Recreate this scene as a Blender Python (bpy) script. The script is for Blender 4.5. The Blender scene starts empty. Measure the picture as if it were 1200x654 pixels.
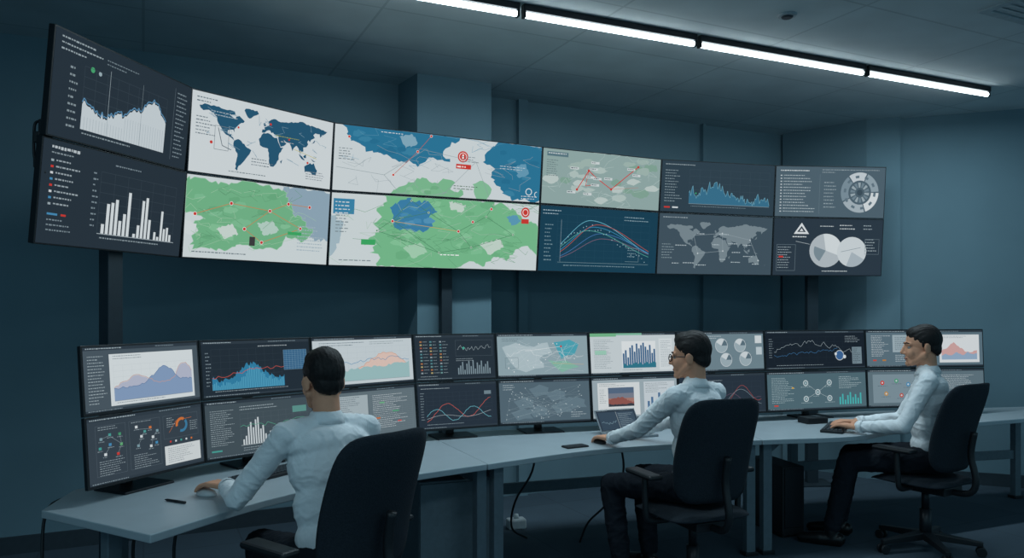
import bpy, bmesh, math, random
from mathutils import Vector, Matrix, noise
from mathutils.geometry import tessellate_polygon
import numpy as np

SC = bpy.context.scene
COL = SC.collection
CAMZ = 1.55; F = 900.0; HZ = 363.0
CEIL = 3.30

# ------------------------------------------------------------------ materials
def lin(c):
    r = []
    for v in c[:3]:
        v = v/255.0
        r.append(v/12.92 if v <= 0.04045 else ((v+0.055)/1.055)**2.4)
    return r
def mat(name, col, rough=0.6, metal=0.0, var=0.08, scale=30.0, bump=0.0, spec=0.4, dist=0.01, distort=0.0):
    m = bpy.data.materials.new(name); m.use_nodes = True
    nt = m.node_tree; b = nt.nodes['Principled BSDF']
    b.inputs['Roughness'].default_value = rough
    b.inputs['Metallic'].default_value = metal
    b.inputs['Specular IOR Level'].default_value = spec
    tc = nt.nodes.new('ShaderNodeTexCoord')
    nz = nt.nodes.new('ShaderNodeTexNoise'); nz.inputs['Scale'].default_value = scale
    nz.inputs['Detail'].default_value = 4; nz.inputs['Distortion'].default_value = distort
    nt.links.new(tc.outputs['Object'], nz.inputs['Vector'])
    rp = nt.nodes.new('ShaderNodeValToRGB')
    l = lin(col)
    rp.color_ramp.elements[0].color = [max(0, x*(1-var)) for x in l]+[1]
    rp.color_ramp.elements[1].color = [min(1, x*(1+var)) for x in l]+[1]
    rp.color_ramp.elements[0].position = 0.3; rp.color_ramp.elements[1].position = 0.7
    nt.links.new(nz.outputs['Fac'], rp.inputs['Fac'])
    nt.links.new(rp.outputs['Color'], b.inputs['Base Color'])
    if bump:
        bp = nt.nodes.new('ShaderNodeBump'); bp.inputs['Strength'].default_value = bump
        bp.inputs['Distance'].default_value = dist
        nt.links.new(nz.outputs['Fac'], bp.inputs['Height'])
        nt.links.new(bp.outputs['Normal'], b.inputs['Normal'])
    return m
def brickmat(name, c1, c2, mortar, bw, rh, ms, rot=(0,0,0), rough=0.8, offset=0.0):
    m = bpy.data.materials.new(name); m.use_nodes = True
    nt = m.node_tree; b = nt.nodes['Principled BSDF']
    b.inputs['Roughness'].default_value = rough
    b.inputs['Specular IOR Level'].default_value = 0.3
    tc = nt.nodes.new('ShaderNodeTexCoord'); mp = nt.nodes.new('ShaderNodeMapping')
    mp.inputs['Rotation'].default_value = rot
    br = nt.nodes.new('ShaderNodeTexBrick')
    br.offset = offset; br.squash = 1.0
    br.inputs['Color1'].default_value = lin(c1)+[1]; br.inputs['Color2'].default_value = lin(c2)+[1]
    br.inputs['Mortar'].default_value = lin(mortar)+[1]
    br.inputs['Scale'].default_value = 1.0
    br.inputs['Mortar Size'].default_value = ms
    br.inputs['Brick Width'].default_value = bw; br.inputs['Row Height'].default_value = rh
    nt.links.new(tc.outputs['Object'], mp.inputs['Vector'])
    nt.links.new(mp.outputs['Vector'], br.inputs['Vector'])
    nz = nt.nodes.new('ShaderNodeTexNoise'); nz.inputs['Scale'].default_value = 3.0
    nt.links.new(tc.outputs['Object'], nz.inputs['Vector'])
    mx = nt.nodes.new('ShaderNodeMixRGB'); mx.blend_type = 'MULTIPLY'; mx.inputs['Fac'].default_value = 0.25
    nt.links.new(br.outputs['Color'], mx.inputs['Color1']); nt.links.new(nz.outputs['Fac'], mx.inputs['Color2'])
    nt.links.new(mx.outputs['Color'], b.inputs['Base Color'])
    return m
def emis(name, col, strength):
    m = bpy.data.materials.new(name); m.use_nodes = True
    nt = m.node_tree; nt.nodes.clear()
    o = nt.nodes.new('ShaderNodeOutputMaterial'); e = nt.nodes.new('ShaderNodeEmission')
    e.inputs['Color'].default_value = list(col)+[1]; e.inputs['Strength'].default_value = strength
    nt.links.new(e.outputs[0], o.inputs[0]); return m
def screenmat():
    m = bpy.data.materials.new('display_image'); m.use_nodes = True
    nt = m.node_tree; nt.nodes.clear()
    o = nt.nodes.new('ShaderNodeOutputMaterial'); e = nt.nodes.new('ShaderNodeEmission')
    a = nt.nodes.new('ShaderNodeAttribute'); a.attribute_name = 'Col'
    e.inputs['Strength'].default_value = 0.95
    nt.links.new(a.outputs['Color'], e.inputs['Color'])
    nt.links.new(e.outputs[0], o.inputs[0]); return m

WROT = math.atan(0.48)
M = {}
M['wall'] = mat('painted_wall', (106,134,145), 0.85, var=0.05, scale=2.0)
M['ceiling'] = brickmat('ceiling_tiles', (204,216,220), (199,211,215), (178,191,196), 1.25, 0.62, 0.008, (0,0,-WROT))
M['floor'] = brickmat('carpet_tiles', (70,86,98), (64,80,92), (58,72,83), 0.6, 0.6, 0.006, (0,0,-WROT), 0.75)
M['trim'] = mat('dark_trim', (46,58,66), 0.6)
M['desk'] = mat('desk_laminate', (160,172,178), 0.36, var=0.04, scale=8)
M['deskleg'] = mat('desk_leg_metal', (100,114,122), 0.45, 0.2)
M['black'] = mat('black_plastic', (25,29,33), 0.45)
M['blackmetal'] = mat('black_metal', (30,35,40), 0.4, 0.3)
M['fabric'] = mat('chair_fabric', (36,43,50), 0.95, var=0.25, scale=180, bump=0.3, spec=0.2)
M['pole'] = mat('pole_metal', (42,54,62), 0.5, 0.2)
M['grey'] = mat('grey_cabinet', (112,126,134), 0.6)
M['ventgrey'] = mat('vent_grey', (160,173,179), 0.6)
M['white'] = mat('white_plastic', (205,210,212), 0.4)
M['silver'] = mat('silver_metal', (140,148,154), 0.4, 0.2)
M['shirt'] = mat('white_shirt', (228,231,233), 0.9, var=0.02, scale=9, spec=0.1, bump=0.45, dist=0.02, distort=1.2)
M['trousers'] = mat('black_trousers', (28,33,40), 0.9, var=0.15, scale=12, spec=0.12, bump=0.4, dist=0.02, distort=1.0)
M['shoe'] = mat('black_leather', (20,21,23), 0.35)
M['skin'] = mat('skin', (212,154,124), 0.65, var=0.05, scale=25, spec=0.25)
M['lip'] = mat('lips', (172,108,96), 0.6)
M['hair'] = mat('dark_hair', (24,21,21), 0.6, var=0.35, scale=70, bump=0.22, spec=0.3, distort=0.6)
M['eye'] = mat('eye_white', (150,148,145), 0.4, spec=0.1)
M['iris'] = mat('iris', (40,30,26), 0.3, spec=0.2)
M['keys'] = mat('keyboard_keys', (50,58,64), 0.5)
M['screen'] = screenmat()
M['led'] = emis('led_tube', (0.84,0.96,1.0), 8.0)

# ------------------------------------------------------------------ helpers
def obj(name, bm, m, parent=None, smooth=False, bevel=0.0, rel=True):
    me = bpy.data.meshes.new(name)
    if parent is not None and rel:
        bmesh.ops.translate(bm, verts=bm.verts, vec=-parent.location)
    bmesh.ops.recalc_face_normals(bm, faces=bm.faces)
    bm.to_mesh(me); bm.free()
    return link(name, me, m, parent, smooth, bevel)
def link(name, me, m, parent=None, smooth=False, bevel=0.0):
    if m is not None:
        me.materials.clear(); me.materials.append(m)
    if smooth:
        me.polygons.foreach_set('use_smooth', [True]*len(me.polygons))
    o = bpy.data.objects.new(name, me); COL.objects.link(o)
    if parent is not None: o.parent = parent
    if bevel:
        b = o.modifiers.new('bevel', 'BEVEL'); b.width = bevel; b.segments = 2; b.limit_method = 'ANGLE'
    return o
def tag(o, label, cat, group=None):
    o['label'] = label; o['category'] = cat
    if group: o['group'] = group
    return o
def thing(name, loc, label, cat, group=None, rotz=0.0):
    o = bpy.data.objects.new(name, None); COL.objects.link(o)
    o.location = loc; o.rotation_euler = (0,0,rotz); o.empty_display_size = 0.1
    return tag(o, label, cat, group)
def copy_tree(o, parent=None):
    c = o.copy(); COL.objects.link(c); c.parent = parent
    for ch in list(o.children): copy_tree(ch, c)
    return c
def struct(name, bm, m, bevel=0.0):
    o = obj(name, bm, m, None, False, bevel); o['kind'] = 'structure'; return o
def box(bm, c, s, R=None):
    mt = Matrix.Translation(Vector(c)) @ ((R.to_4x4()) if R is not None else Matrix.Identity(4)) @ Matrix.Diagonal((s[0],s[1],s[2],1))
    return bmesh.ops.create_cube(bm, size=1.0, matrix=mt)['verts']
def cyl(bm, p, q, r1, r2=None, seg=16):
    p = Vector(p); q = Vector(q); d = q-p
    if r2 is None: r2 = r1
    R = d.to_track_quat('Z','Y').to_matrix().to_4x4()
    bmesh.ops.create_cone(bm, cap_ends=True, segments=seg, radius1=r1, radius2=r2, depth=d.length,
                          matrix=Matrix.Translation((p+q)/2) @ R)
def sph(bm, c, r, seg=14):
    bmesh.ops.create_uvsphere(bm, u_segments=seg, v_segments=seg-4, radius=r, matrix=Matrix.Translation(Vector(c)))
def cap(bm, p, q, r1, r2, seg=14):
    sph(bm, p, r1, seg); sph(bm, q, r2, seg); cyl(bm, p, q, r1, r2, seg)
def ell(bm, c, rad, R=None, seg=24):
    mt = Matrix.Translation(Vector(c)) @ (R.to_4x4() if R is not None else Matrix.Identity(4)) @ Matrix.Diagonal((rad[0],rad[1],rad[2],1))
    return bmesh.ops.create_uvsphere(bm, u_segments=seg, v_segments=seg//2+2, radius=1.0, matrix=mt)['verts']
def prism(bm, pts, z0, z1):
    a = [bm.verts.new((p[0],p[1],z0)) for p in pts]; b = [bm.verts.new((p[0],p[1],z1)) for p in pts]
    n = len(pts)
    f1 = bm.faces.new(a); f2 = bm.faces.new(b)
    for i in range(n): bm.faces.new((a[i],a[(i+1)%n],b[(i+1)%n],b[i]))
    bmesh.ops.recalc_face_normals(bm, faces=bm.faces)
    bmesh.ops.triangulate(bm, faces=[f1,f2])
def tube(bm, pts, r, seg=8):
    pts = [Vector(p) for p in pts]
    out = []
    for i in range(len(pts)-1):
        p0 = pts[max(i-1,0)]; p1 = pts[i]; p2 = pts[i+1]; p3 = pts[min(i+2,len(pts)-1)]
        for k in range(6):
            t = k/6
            out.append(0.5*((2*p1)+(p2-p0)*t+(2*p0-5*p1+4*p2-p3)*t*t+(3*p1-p0-3*p2+p3)*t**3))
    out.append(pts[-1])
    rings = []
    for i, p in enumerate(out):
        d = (out[min(i+1,len(out)-1)]-out[max(i-1,0)]).normalized()
        a = d.orthogonal() if i == 0 else (prev - d*prev.dot(d))
        a.normalize(); prev = a; b = d.cross(a)
        rings.append([bm.verts.new(p+(a*math.cos(2*math.pi*k/seg)+b*math.sin(2*math.pi*k/seg))*r) for k in range(seg)])
    for i in range(len(rings)-1):
        for k in range(seg):
            bm.faces.new((rings[i][k],rings[i][(k+1)%seg],rings[i+1][(k+1)%seg],rings[i+1][k]))
    bm.faces.new(rings[0]); bm.faces.new(rings[-1])
def rz(a): return Matrix.Rotation(a, 3, 'Z')
def B(): return bmesh.new()

# ------------------------------------------------------------------ camera
cam = bpy.data.cameras.new('camera'); camo = bpy.data.objects.new('camera', cam); COL.objects.link(camo)
camo.location = (0,0,CAMZ); camo.rotation_euler = (math.pi/2,0,0)
cam.sensor_width = 36; cam.lens = 27; cam.shift_y = 0.03; cam.sensor_fit = 'HORIZONTAL'
cam.clip_start = 0.05
SC.camera = camo
SC.view_settings.view_transform = 'Standard'

def proj(p): return (600+F*p[0]/p[1], HZ-F*(p[2]-CAMZ)/p[1])

# ------------------------------------------------------------------ room
bm = B(); box(bm, (0.5,3.2,-0.05), (13,11,0.1)); struct('floor', bm, M['floor'])
bm = B(); box(bm, (0.5,3.2,CEIL+0.05), (13,11,0.1)); struct('ceiling', bm, M['ceiling'])
def wallseg(name, a, b, t, m, z0=0.0, z1=CEIL):
    a = Vector((a[0],a[1])); b = Vector((b[0],b[1])); d = (b-a); L = d.length; d.normalize()
    bm = B(); box(bm, (L/2, t/2, (z1-z0)/2), (L,t,z1-z0))
    o = struct(name, bm, m); o.location = (a.x,a.y,z0); o.rotation_euler = (0,0,math.atan2(d.y,d.x)); return o
def wz(x): return 6.40+0.48*x
wallseg('wall_back', (-5.6,wz(-5.6)), (3.2,wz(3.2)), 0.12, M['wall'])
wallseg('wall_right', (3.46,7.06), (6.9,5.75), 0.12, M['wall'])
wallseg('wall_left', (-5.6,-1.6), (-5.6,wz(-5.6)), 0.12, M['wall'])
bm = B(); prism(bm, [(-0.70,5.68),(-0.16,5.93),(-0.36,6.26),(-0.9,6.0)], 0, CEIL); struct('wall_column', bm, M['wall'])
bm = B(); prism(bm, [(2.70,7.66),(3.26,7.06),(3.52,6.96),(3.60,7.2),(3.2,7.93)], 0, CEIL); struct('wall_corner_column', bm, M['wall'])
wallseg('baseboard_right', (3.56,7.00), (6.9,5.728), 0.018, M['trim'], 0, 0.11)
wallseg('baseboard_back', (-5.5,wz(-5.5)-0.022), (-0.95,wz(-0.95)-0.022), 0.018, M['trim'], 0, 0.11)
for i, (x, w) in enumerate(((0.085,0.085),(1.80,0.03))):
    bm = B(); box(bm, (x, wz(x)-0.025, CEIL/2), (w,0.05,CEIL), rz(WROT)); struct('trim_%d'%(i+1), bm, M['wall'])

# ------------------------------------------------------------------ ceiling light strip
LP = [(-1.06,3.905),(0.05,4.40),(1.18,4.90),(2.53,5.50),(3.76,6.05)]
zl = 3.235
for i in range(4):
    a = Vector(LP[i]+(zl,)); b = Vector(LP[i+1]+(zl,)); d = (b-a).normalized()
    a2 = a+d*0.012; b2 = b-d*0.012; c = (a2+b2)/2; L = (b2-a2).length; ang = math.atan2(d.y,d.x)
    pos = ['leftmost of the row, cut by the top edge','second from the left','third from the left','at the right end nearest the corner column'][i]
    t = thing('linear_ceiling_light', (c.x,c.y,CEIL), 'bright white ceiling tube light, '+pos, 'ceiling light', 'linear lights in one row on the ceiling', ang)
    bm = B(); box(bm, (0,0,-0.02), (L,0.05,0.04)); obj('housing', bm, M['blackmetal'], t, rel=False, bevel=0.004)
    bm = B(); cyl(bm, (-L/2+0.01,0,-0.058), (L/2-0.01,0,-0.058), 0.0165, seg=16); obj('tube', bm, M['led'], t, True, rel=False)
    for s in (-1,1):
        bm = B(); box(bm, (s*(L/2-0.008),0,-0.056), (0.016,0.038,0.042)); obj('end_cap', bm, M['black'], t, rel=False, bevel=0.003)
    la = bpy.data.lights.new('strip_lamp', 'AREA'); la.shape = 'RECTANGLE'; la.size = L*0.95; la.size_y = 0.04
    la.energy = 18; la.color = (0.70,0.90,1.0)
    lo = bpy.data.objects.new('strip_lamp', la); COL.objects.link(lo)
    lo.location = (c.x,c.y,CEIL-0.082); lo.rotation_euler = (0,0,ang)
for x, y in ((-1.8,0.2),(2.2,0.9)):  # added fill lights, out of view overhead, to brighten desks and shirts
    la = bpy.data.lights.new('fill_light', 'AREA'); la.shape = 'RECTANGLE'; la.size = 2.2; la.size_y = 0.4
    la.energy = 28; la.color = (0.60,0.87,1.0)
    lo = bpy.data.objects.new('fill_light', la); COL.objects.link(lo); lo.location = (x,y,CEIL-0.05); lo.rotation_euler = (0,0,WROT)
w = bpy.data.worlds.new('world'); SC.world = w; w.use_nodes = True
w.node_tree.nodes['Background'].inputs['Color'].default_value = (0.27,0.57,0.74,1)
w.node_tree.nodes['Background'].inputs['Strength'].default_value = 0.52

t = thing('smoke_detector', (1.63,4.55,CEIL), 'small round smoke detector on the ceiling above the light strip', 'smoke detector')
bm = B(); cyl(bm, (0,0,0), (0,0,-0.014), 0.056, 0.052, 28); obj('base', bm, M['ventgrey'], t, rel=False, bevel=0.003)
bm = B(); cyl(bm, (0,0,-0.014), (0,0,-0.024), 0.036, 0.028, 28); obj('sensor_cap', bm, M['trim'], t, rel=False, bevel=0.003)
t = thing('air_vent', (3.12,4.36,CEIL), 'square slatted air vent in the ceiling at the upper right corner', 'air vent', rotz=WROT)
bm = B()
o_ = [(-0.295,-0.295),(0.295,-0.295),(0.295,0.295),(-0.295,0.295)]; i_ = [(x*0.83,y*0.83) for x,y in o_]
vv = [[bm.verts.new((x,y,z)) for x,y in q] for q,z in ((o_,0),(o_,-0.012),(i_,-0.012),(i_,0))]
for r in range(4):
    for k in range(4): bm.faces.new((vv[r][k],vv[r][(k+1)%4],vv[(r+1)%4][(k+1)%4],vv[(r+1)%4][k]))
obj('frame', bm, M['ventgrey'], t, rel=False)
bm = B()
for k in range(9): box(bm, (0,-0.21+k*0.0525,-0.008), (0.49,0.046,0.004), Matrix.Rotation(0.12,3,'X'))
obj('slats', bm, M['ventgrey'], t, rel=False)

# ------------------------------------------------------------------ screens
class Cv:
    def __init__(s, TL, TR, BR, BL, seed=0):
        s.c = [Vector(p) for p in (TL,TR,BR,BL)]
        s.A = ((s.c[1]-s.c[0]).length)/((s.c[3]-s.c[0]).length)
        s.n = -((s.c[1]-s.c[0]).cross(s.c[3]-s.c[0])).normalized()
        s.V = []; s.Fc = []; s.C = []; s.k = 0
        s.rnd = random.Random(seed)
        src = [proj(p) for p in s.c]; dst = [(0,0),(1,0),(1,1),(0,1)]
        A = []; b = []
        for (x,y),(u,v) in zip(src,dst):
            A.append([x,y,1,0,0,0,-u*x,-u*y]); b.append(u)
            A.append([0,0,0,x,y,1,-v*x,-v*y]); b.append(v)
        s.H = np.append(np.linalg.solve(np.array(A),np.array(b)),1).reshape(3,3)
    def px(s, pts):
        r = []
        for x,y in pts:
            q = s.H @ np.array([x,y,1.0]); r.append((min(1,max(0,q[0]/q[2])),min(1,max(0,q[1]/q[2]))))
        return r
    def at(s, u, v):
        return (s.c[0]*(1-u)+s.c[1]*u)*(1-v)+(s.c[3]*(1-u)+s.c[2]*u)*v + s.n*(0.0008+s.k*0.00002)
    def face(s, uv, tris, col):
        i0 = len(s.V); s.V += [s.at(*p) for p in uv]
        c = lin(col)+[1.0]
        for t in tris: s.Fc.append([i0+j for j in t]); s.C.append(c)
    def r(s, u0,v0,u1,v1,col): s.k += 1; s.face([(u0,v0),(u1,v0),(u1,v1),(u0,v1)],[(0,3,2,1)],col)
    def bg(s, col): s.r(0,0,1,1,col)
    def pl(s, pts, col):
        s.k += 1
        tr = tessellate_polygon([[Vector((p[0],p[1],0)) for p in pts]])
        s.face(pts, tr, col)
    def ln(s, pts, w, col):
        s.k += 1
        for (a,b) in zip(pts[:-1],pts[1:]):
            d = Vector(((b[0]-a[0])*s.A, b[1]-a[1]))
            if d.length < 1e-6: continue
            d.normalize(); n = (-d.y*w/2/s.A, d.x*w/2)
            s.face([(a[0]+n[0],a[1]+n[1]),(b[0]+n[0],b[1]+n[1]),(b[0]-n[0],b[1]-n[1]),(a[0]-n[0],a[1]-n[1])],[(0,1,2,3)],col)
    def ci(s, u, v, r, col, n=20): s.pl([(u+r/s.A*math.cos(2*math.pi*k/n), v+r*math.sin(2*math.pi*k/n)) for k in range(n)], col)
    def ring(s, u, v, r0, r1, a0, a1, col, n=24):
        s.k += 1
        pts = []
        for k in range(n+1):
            a = math.radians(a0+(a1-a0)*k/n)
            for r in (r0,r1): pts.append((u+r/s.A*math.cos(a), v+r*math.sin(a)))
        s.face(pts, [(2*k,2*k+1,2*k+3,2*k+2) for k in range(n)], col)
    def tx(s, u0, v0, u1, n, lh, col, fill=0.7):
        s.k += 1
        for i in range(n):
            u = u0; end = u0+(u1-u0)*s.rnd.uniform(fill*0.7,1.0); v = v0+i*lh
            while u < end:
                w = min(s.rnd.uniform(0.006,0.020), end-u+0.004); h = lh*0.30*s.rnd.uniform(.75,1)
                s.face([(u,v),(u+w,v),(u+w,v+h),(u,v+h)],[(0,3,2,1)],col); u += w+0.005
    def area(s, u0, u1, vb, tops, col):
        n = len(tops)
        s.pl([(u0,vb)]+[(u0+(u1-u0)*k/(n-1), t) for k,t in enumerate(tops)]+[(u1,vb)], col)
    def curve(s, u0, u1, tops, w, col):
        n = len(tops); s.ln([(u0+(u1-u0)*k/(n-1), t) for k,t in enumerate(tops)], w, col)
    def bars(s, u0, u1, vb, tops, col, gap=0.35):
        n = len(tops); w = (u1-u0)/n
        for k,t in enumerate(tops): s.r(u0+k*w, t, u0+(k+1-gap)*w, vb, col)
    def grid(s, u0,v0,u1,v1,nu,nv,col,w=0.004):
        for k in range(nu+1): u = u0+(u1-u0)*k/nu; s.ln([(u,v0),(u,v1)],w,col)
        for k in range(nv+1): v = v0+(v1-v0)*k/nv; s.ln([(u0,v),(u1,v)],w,col)
    def frame(s, u0,v0,u1,v1,w,col): s.ln([(u0,v0),(u1,v0),(u1,v1),(u0,v1),(u0,v0)],w,col)
    def noisey(s, n, base, amp, trend=None):
        r = []
        x = 0
        for k in range(n):
            x = x*0.6+s.rnd.uniform(-1,1)*amp
            r.append(base+x+(trend(k/(n-1)) if trend else 0))
        return r
    def wm(s, u0,v0,u1,v1,col):
        rr = random.Random(7)
        for poly in WORLD:
            out = []
            n = len(poly)
            for i in range(n):
                a = poly[i]; b = poly[(i+1)%n]; m = max(1,int(math.hypot(b[0]-a[0],b[1]-a[1])/5))
                for k in range(m):
                    t = k/m; out.append((a[0]+(b[0]-a[0])*t+rr.uniform(-1.6,1.6)*(k>0), a[1]+(b[1]-a[1])*t+rr.uniform(-1.6,1.6)*(k>0)))
            s.pl([(u0+(x+170)/350*(u1-u0), v0+(80-y)/136*(v1-v0)) for x,y in out], col)
    def build(s, parent):
        me = bpy.data.meshes.new('screen')
        L = parent.location
        me.from_pydata([v-L for v in s.V], [], s.Fc)
        ca = me.color_attributes.new('Col','FLOAT_COLOR','CORNER')
        data = []
        for f, c in zip(me.polygons, s.C): data += c*f.loop_total
        ca.data.foreach_set('color', data)
        return link('screen', me, M['screen'], parent)

WORLD = [
[(-168,66),(-156,71),(-128,70),(-110,68),(-95,69),(-82,68),(-80,62),(-94,59),(-85,55),(-80,52),(-78,58),(-70,61),(-62,56),(-56,52),(-65,47),(-70,43),(-75,38),(-81,31),(-80,25),(-84,30),(-90,29),(-97,27),(-97,20),(-91,19),(-87,21),(-88,16),(-83,14),(-80,8),(-86,12),(-95,16),(-105,20),(-112,28),(-117,33),(-124,42),(-125,49),(-133,56),(-145,60),(-158,57),(-165,61)],
[(-55,79),(-25,80),(-20,74),(-35,66),(-44,60),(-52,66),(-58,75)],
[(-80,8),(-72,12),(-62,10),(-50,0),(-35,-6),(-39,-15),(-48,-26),(-57,-37),(-65,-43),(-68,-54),(-74,-50),(-72,-35),(-70,-18),(-81,-5)],
[(-17,21),(-10,31),(-5,36),(10,37),(20,32),(32,31),(36,22),(43,11),(51,12),(45,2),(39,-8),(40,-16),(33,-27),(26,-34),(18,-34),(13,-22),(12,-6),(9,4),(-5,5),(-13,8)],
[(-10,36),(-9,43),(-2,44),(-4,48),(4,52),(9,55),(8,58),(6,62),(14,68),(26,71),(40,67),(45,68),(60,69),(70,73),(90,75),(105,78),(115,74),(140,73),(160,70),(178,68),(170,61),(162,57),(157,51),(155,59),(142,59),(136,54),(141,48),(130,42),(127,36),(122,40),(119,35),(122,30),(117,23),(108,21),(109,12),(103,10),(100,14),(103,2),(98,9),(94,17),(88,22),(80,15),(77,8),(73,17),(67,25),(57,26),(50,30),(56,24),(59,22),(52,16),(43,13),(38,22),(35,31),(36,36),(27,37),(23,38),(20,41),(16,39),(12,44),(8,44),(3,42),(-2,37)],
[(114,-22),(122,-17),(131,-12),(136,-15),(142,-11),(146,-19),(153,-27),(150,-37),(140,-38),(131,-32),(116,-35)],
[(-5,50),(1,52),(-3,58),(-6,57)],[(131,33),(140,36),(142,42),(140,42),(136,36)],[(96,5),(105,-6),(115,-8),(106,0)],
[(109,1),(117,6),(118,-2),(112,-3)],[(131,-1),(147,-7),(140,-8)],[(44,-20),(50,-15),(47,-25)],[(172,-42),(178,-38),(170,-46)]]
W_ = (205,213,216); RED = (196,58,52); ORG = (200,112,58); LBL = (70,136,178); CY = (80,175,195)
GRN = (112,176,134); TEAL = (44,116,150); PALE = (204,214,210)

def v1t(c):
    c.bg((40,52,62)); c.tx(.04,.05,.30,3,.055,(150,165,172)); c.ci(.24,.26,.028,(70,160,110)); c.ci(.29,.27,.022,(150,170,178)); c.tx(.33,.1,.6,2,.04,(110,126,135))
    c.grid(.19,.25,.80,.86,8,6,(56,69,79))
    K=[(0,.60),(.1,.63),(.2,.69),(.3,.67),(.4,.62),(.48,.60),(.56,.52),(.66,.50),(.74,.42),(.82,.34),(.88,.37),(.94,.46),(1,.52)]
    def f(t):
        for (a,x),(b,y) in zip(K[:-1],K[1:]):
            if a<=t<=b: return x+(y-x)*(t-a)/(b-a)
        return .5
    tp=[f(k/69)+c.rnd.uniform(-.03,.03) for k in range(70)]
    c.area(.19,.80,.87,tp,(192,202,207)); c.curve(.19,.80,[t-.022 for t in tp],.012,(90,140,176))
    for k in range(31): u=.19+.61*k/31; c.ln([(u,.62 if k>14 else .74),(u,.87)],.005,(160,173,180))
    c.ln([(.36,.2),(.36,.87)],.005,(150,165,172)); c.ln([(.60,.2),(.60,.87)],.004,(120,135,142))
    c.ln([(.86,.08),(.86,.92)],.005,(90,105,115)); c.tx(.88,.12,.97,16,.05,(120,136,145)); c.tx(.10,.30,.16,9,.07,(130,145,152)); c.tx(.2,.9,.78,1,.05,(130,145,152))
def v1b(c):
    c.bg((40,52,62)); c.tx(.05,.05,.26,1,.10,(180,190,195)); c.tx(.05,.11,.2,1,.05,(130,145,152))
    for k in range(8):
        v=.18+k*.06; c.r(.05,v,.066,v+.022,[(150,165,172),RED,(200,206,210),LBL,RED,(200,206,210),LBL,(150,165,172)][k]); c.tx(.08,v,.23,1,.055,(150,163,170))
    c.r(.05,.70,.11,.72,LBL); c.r(.13,.70,.16,.72,RED); c.tx(.05,.76,.2,3,.05,(120,136,145)); c.grid(.36,.2,.93,.84,6,6,(56,69,79))
    c.bars(.385,.59,.84,[.74,.52,.50,.46,.68,.6,.36],W_,.3); c.bars(.61,.75,.84,[.8,.7,.42,.38,.62],W_,.3); c.bars(.77,.92,.84,[.75,.8,.5,.7,.68,.76],W_,.3)
    c.tx(.38,.88,.92,1,.05,(130,145,152)); c.ln([(.36,.845),(.94,.845)],.007,(160,172,178)); c.tx(.31,.22,.345,10,.06,(120,136,145)); c.tx(.45,.1,.7,1,.05,(120,136,145))
def v2t(c):
    c.bg((203,211,214)); c.tx(.03,.06,.2,2,.045,(90,110,120)); c.wm(.04,.08,.96,.93,(38,86,114))
    rr = random.Random(4)
    for k in range(26):
        a=(rr.uniform(.08,.92),rr.uniform(.14,.7)); c.ln([a,(a[0]+rr.uniform(-.05,.05),a[1]+rr.uniform(-.06,.06)),(a[0]+rr.uniform(-.05,.05),a[1]+rr.uniform(-.08,.08))],.005,(120,152,170))
    c.tx(.03,.30,.16,6,.042,(100,115,125)); c.ln([(.17,.4),(.2,.62),(.26,.66)],.009,(80,95,105)); c.frame(.15,.38,.24,.68,.006,(120,132,140)); c.ci(.13,.6,.02,RED); c.ci(.52,.22,.017,RED); c.ci(.81,.66,.017,RED); c.ci(.3,.35,.014,RED); c.ci(.66,.38,.014,RED)
    c.tx(.40,.72,.55,3,.04,(100,115,125)); c.tx(.80,.78,.96,4,.035,(120,130,138)); c.tx(.56,.35,.8,1,.04,(150,160,90)); c.tx(.60,.42,.74,1,.04,(170,176,180)); c.tx(.25,.93,.7,1,.04,(110,125,132)); c.ln([(.70,.5),(.88,.58)],.007,(190,184,110)); c.tx(.12,.2,.3,2,.04,(160,175,184))
def nodes(c, pts, edges, lc, nc=RED, r=.03, w=.012):
    q = c.px(pts)
    for a,b in edges: c.ln([q[a],q[b]],w,lc)
    for p in q: c.ci(p[0],p[1],r,(225,225,222)); c.ci(p[0],p[1],r*.75,nc)
def blot(c, pts, col, jit=2.6, seed=3, step=3.5):
    r = random.Random(seed); out=[]
    n=len(pts)
    for i in range(n):
        a=pts[i]; b=pts[(i+1)%n]; L=math.hypot(b[0]-a[0],b[1]-a[1]); m=max(1,int(L/step))
        for k in range(m):
            t=k/m; out.append((a[0]+(b[0]-a[0])*t+r.uniform(-jit,jit)*(k>0), a[1]+(b[1]-a[1])*t+r.uniform(-jit,jit)*(k>0)))
    q = c.px(out); c.pl(q, col); return q
def mosaic(c, x0,y0,x1,y1,n,cols,sz):
    for k in range(n):
        x=c.rnd.uniform(x0,x1); y=c.rnd.uniform(y0,y1); s_=sz*c.rnd.uniform(.6,1.2)
        pts=[(x+s_*1.5*math.cos(a)*c.rnd.uniform(.6,1.1), y+s_*.75*math.sin(a)*c.rnd.uniform(.6,1.1)) for a in [2*math.pi*j/8 for j in range(8)]]
        blot(c,pts,cols[k%len(cols)],1.0,k,2.5)
def routes(c, x0,y0,x1,y1,n,col,w=.005,d=22):
    for k in range(n):
        p=[(c.rnd.uniform(x0,x1),c.rnd.uniform(y0,y1))]
        for j in range(4): p.append((p[-1][0]+c.rnd.uniform(-d,d)*.8,p[-1][1]+c.rnd.uniform(-d*.5,d*.5)*.8))
        c.ln(c.px(p),w,col)
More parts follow.
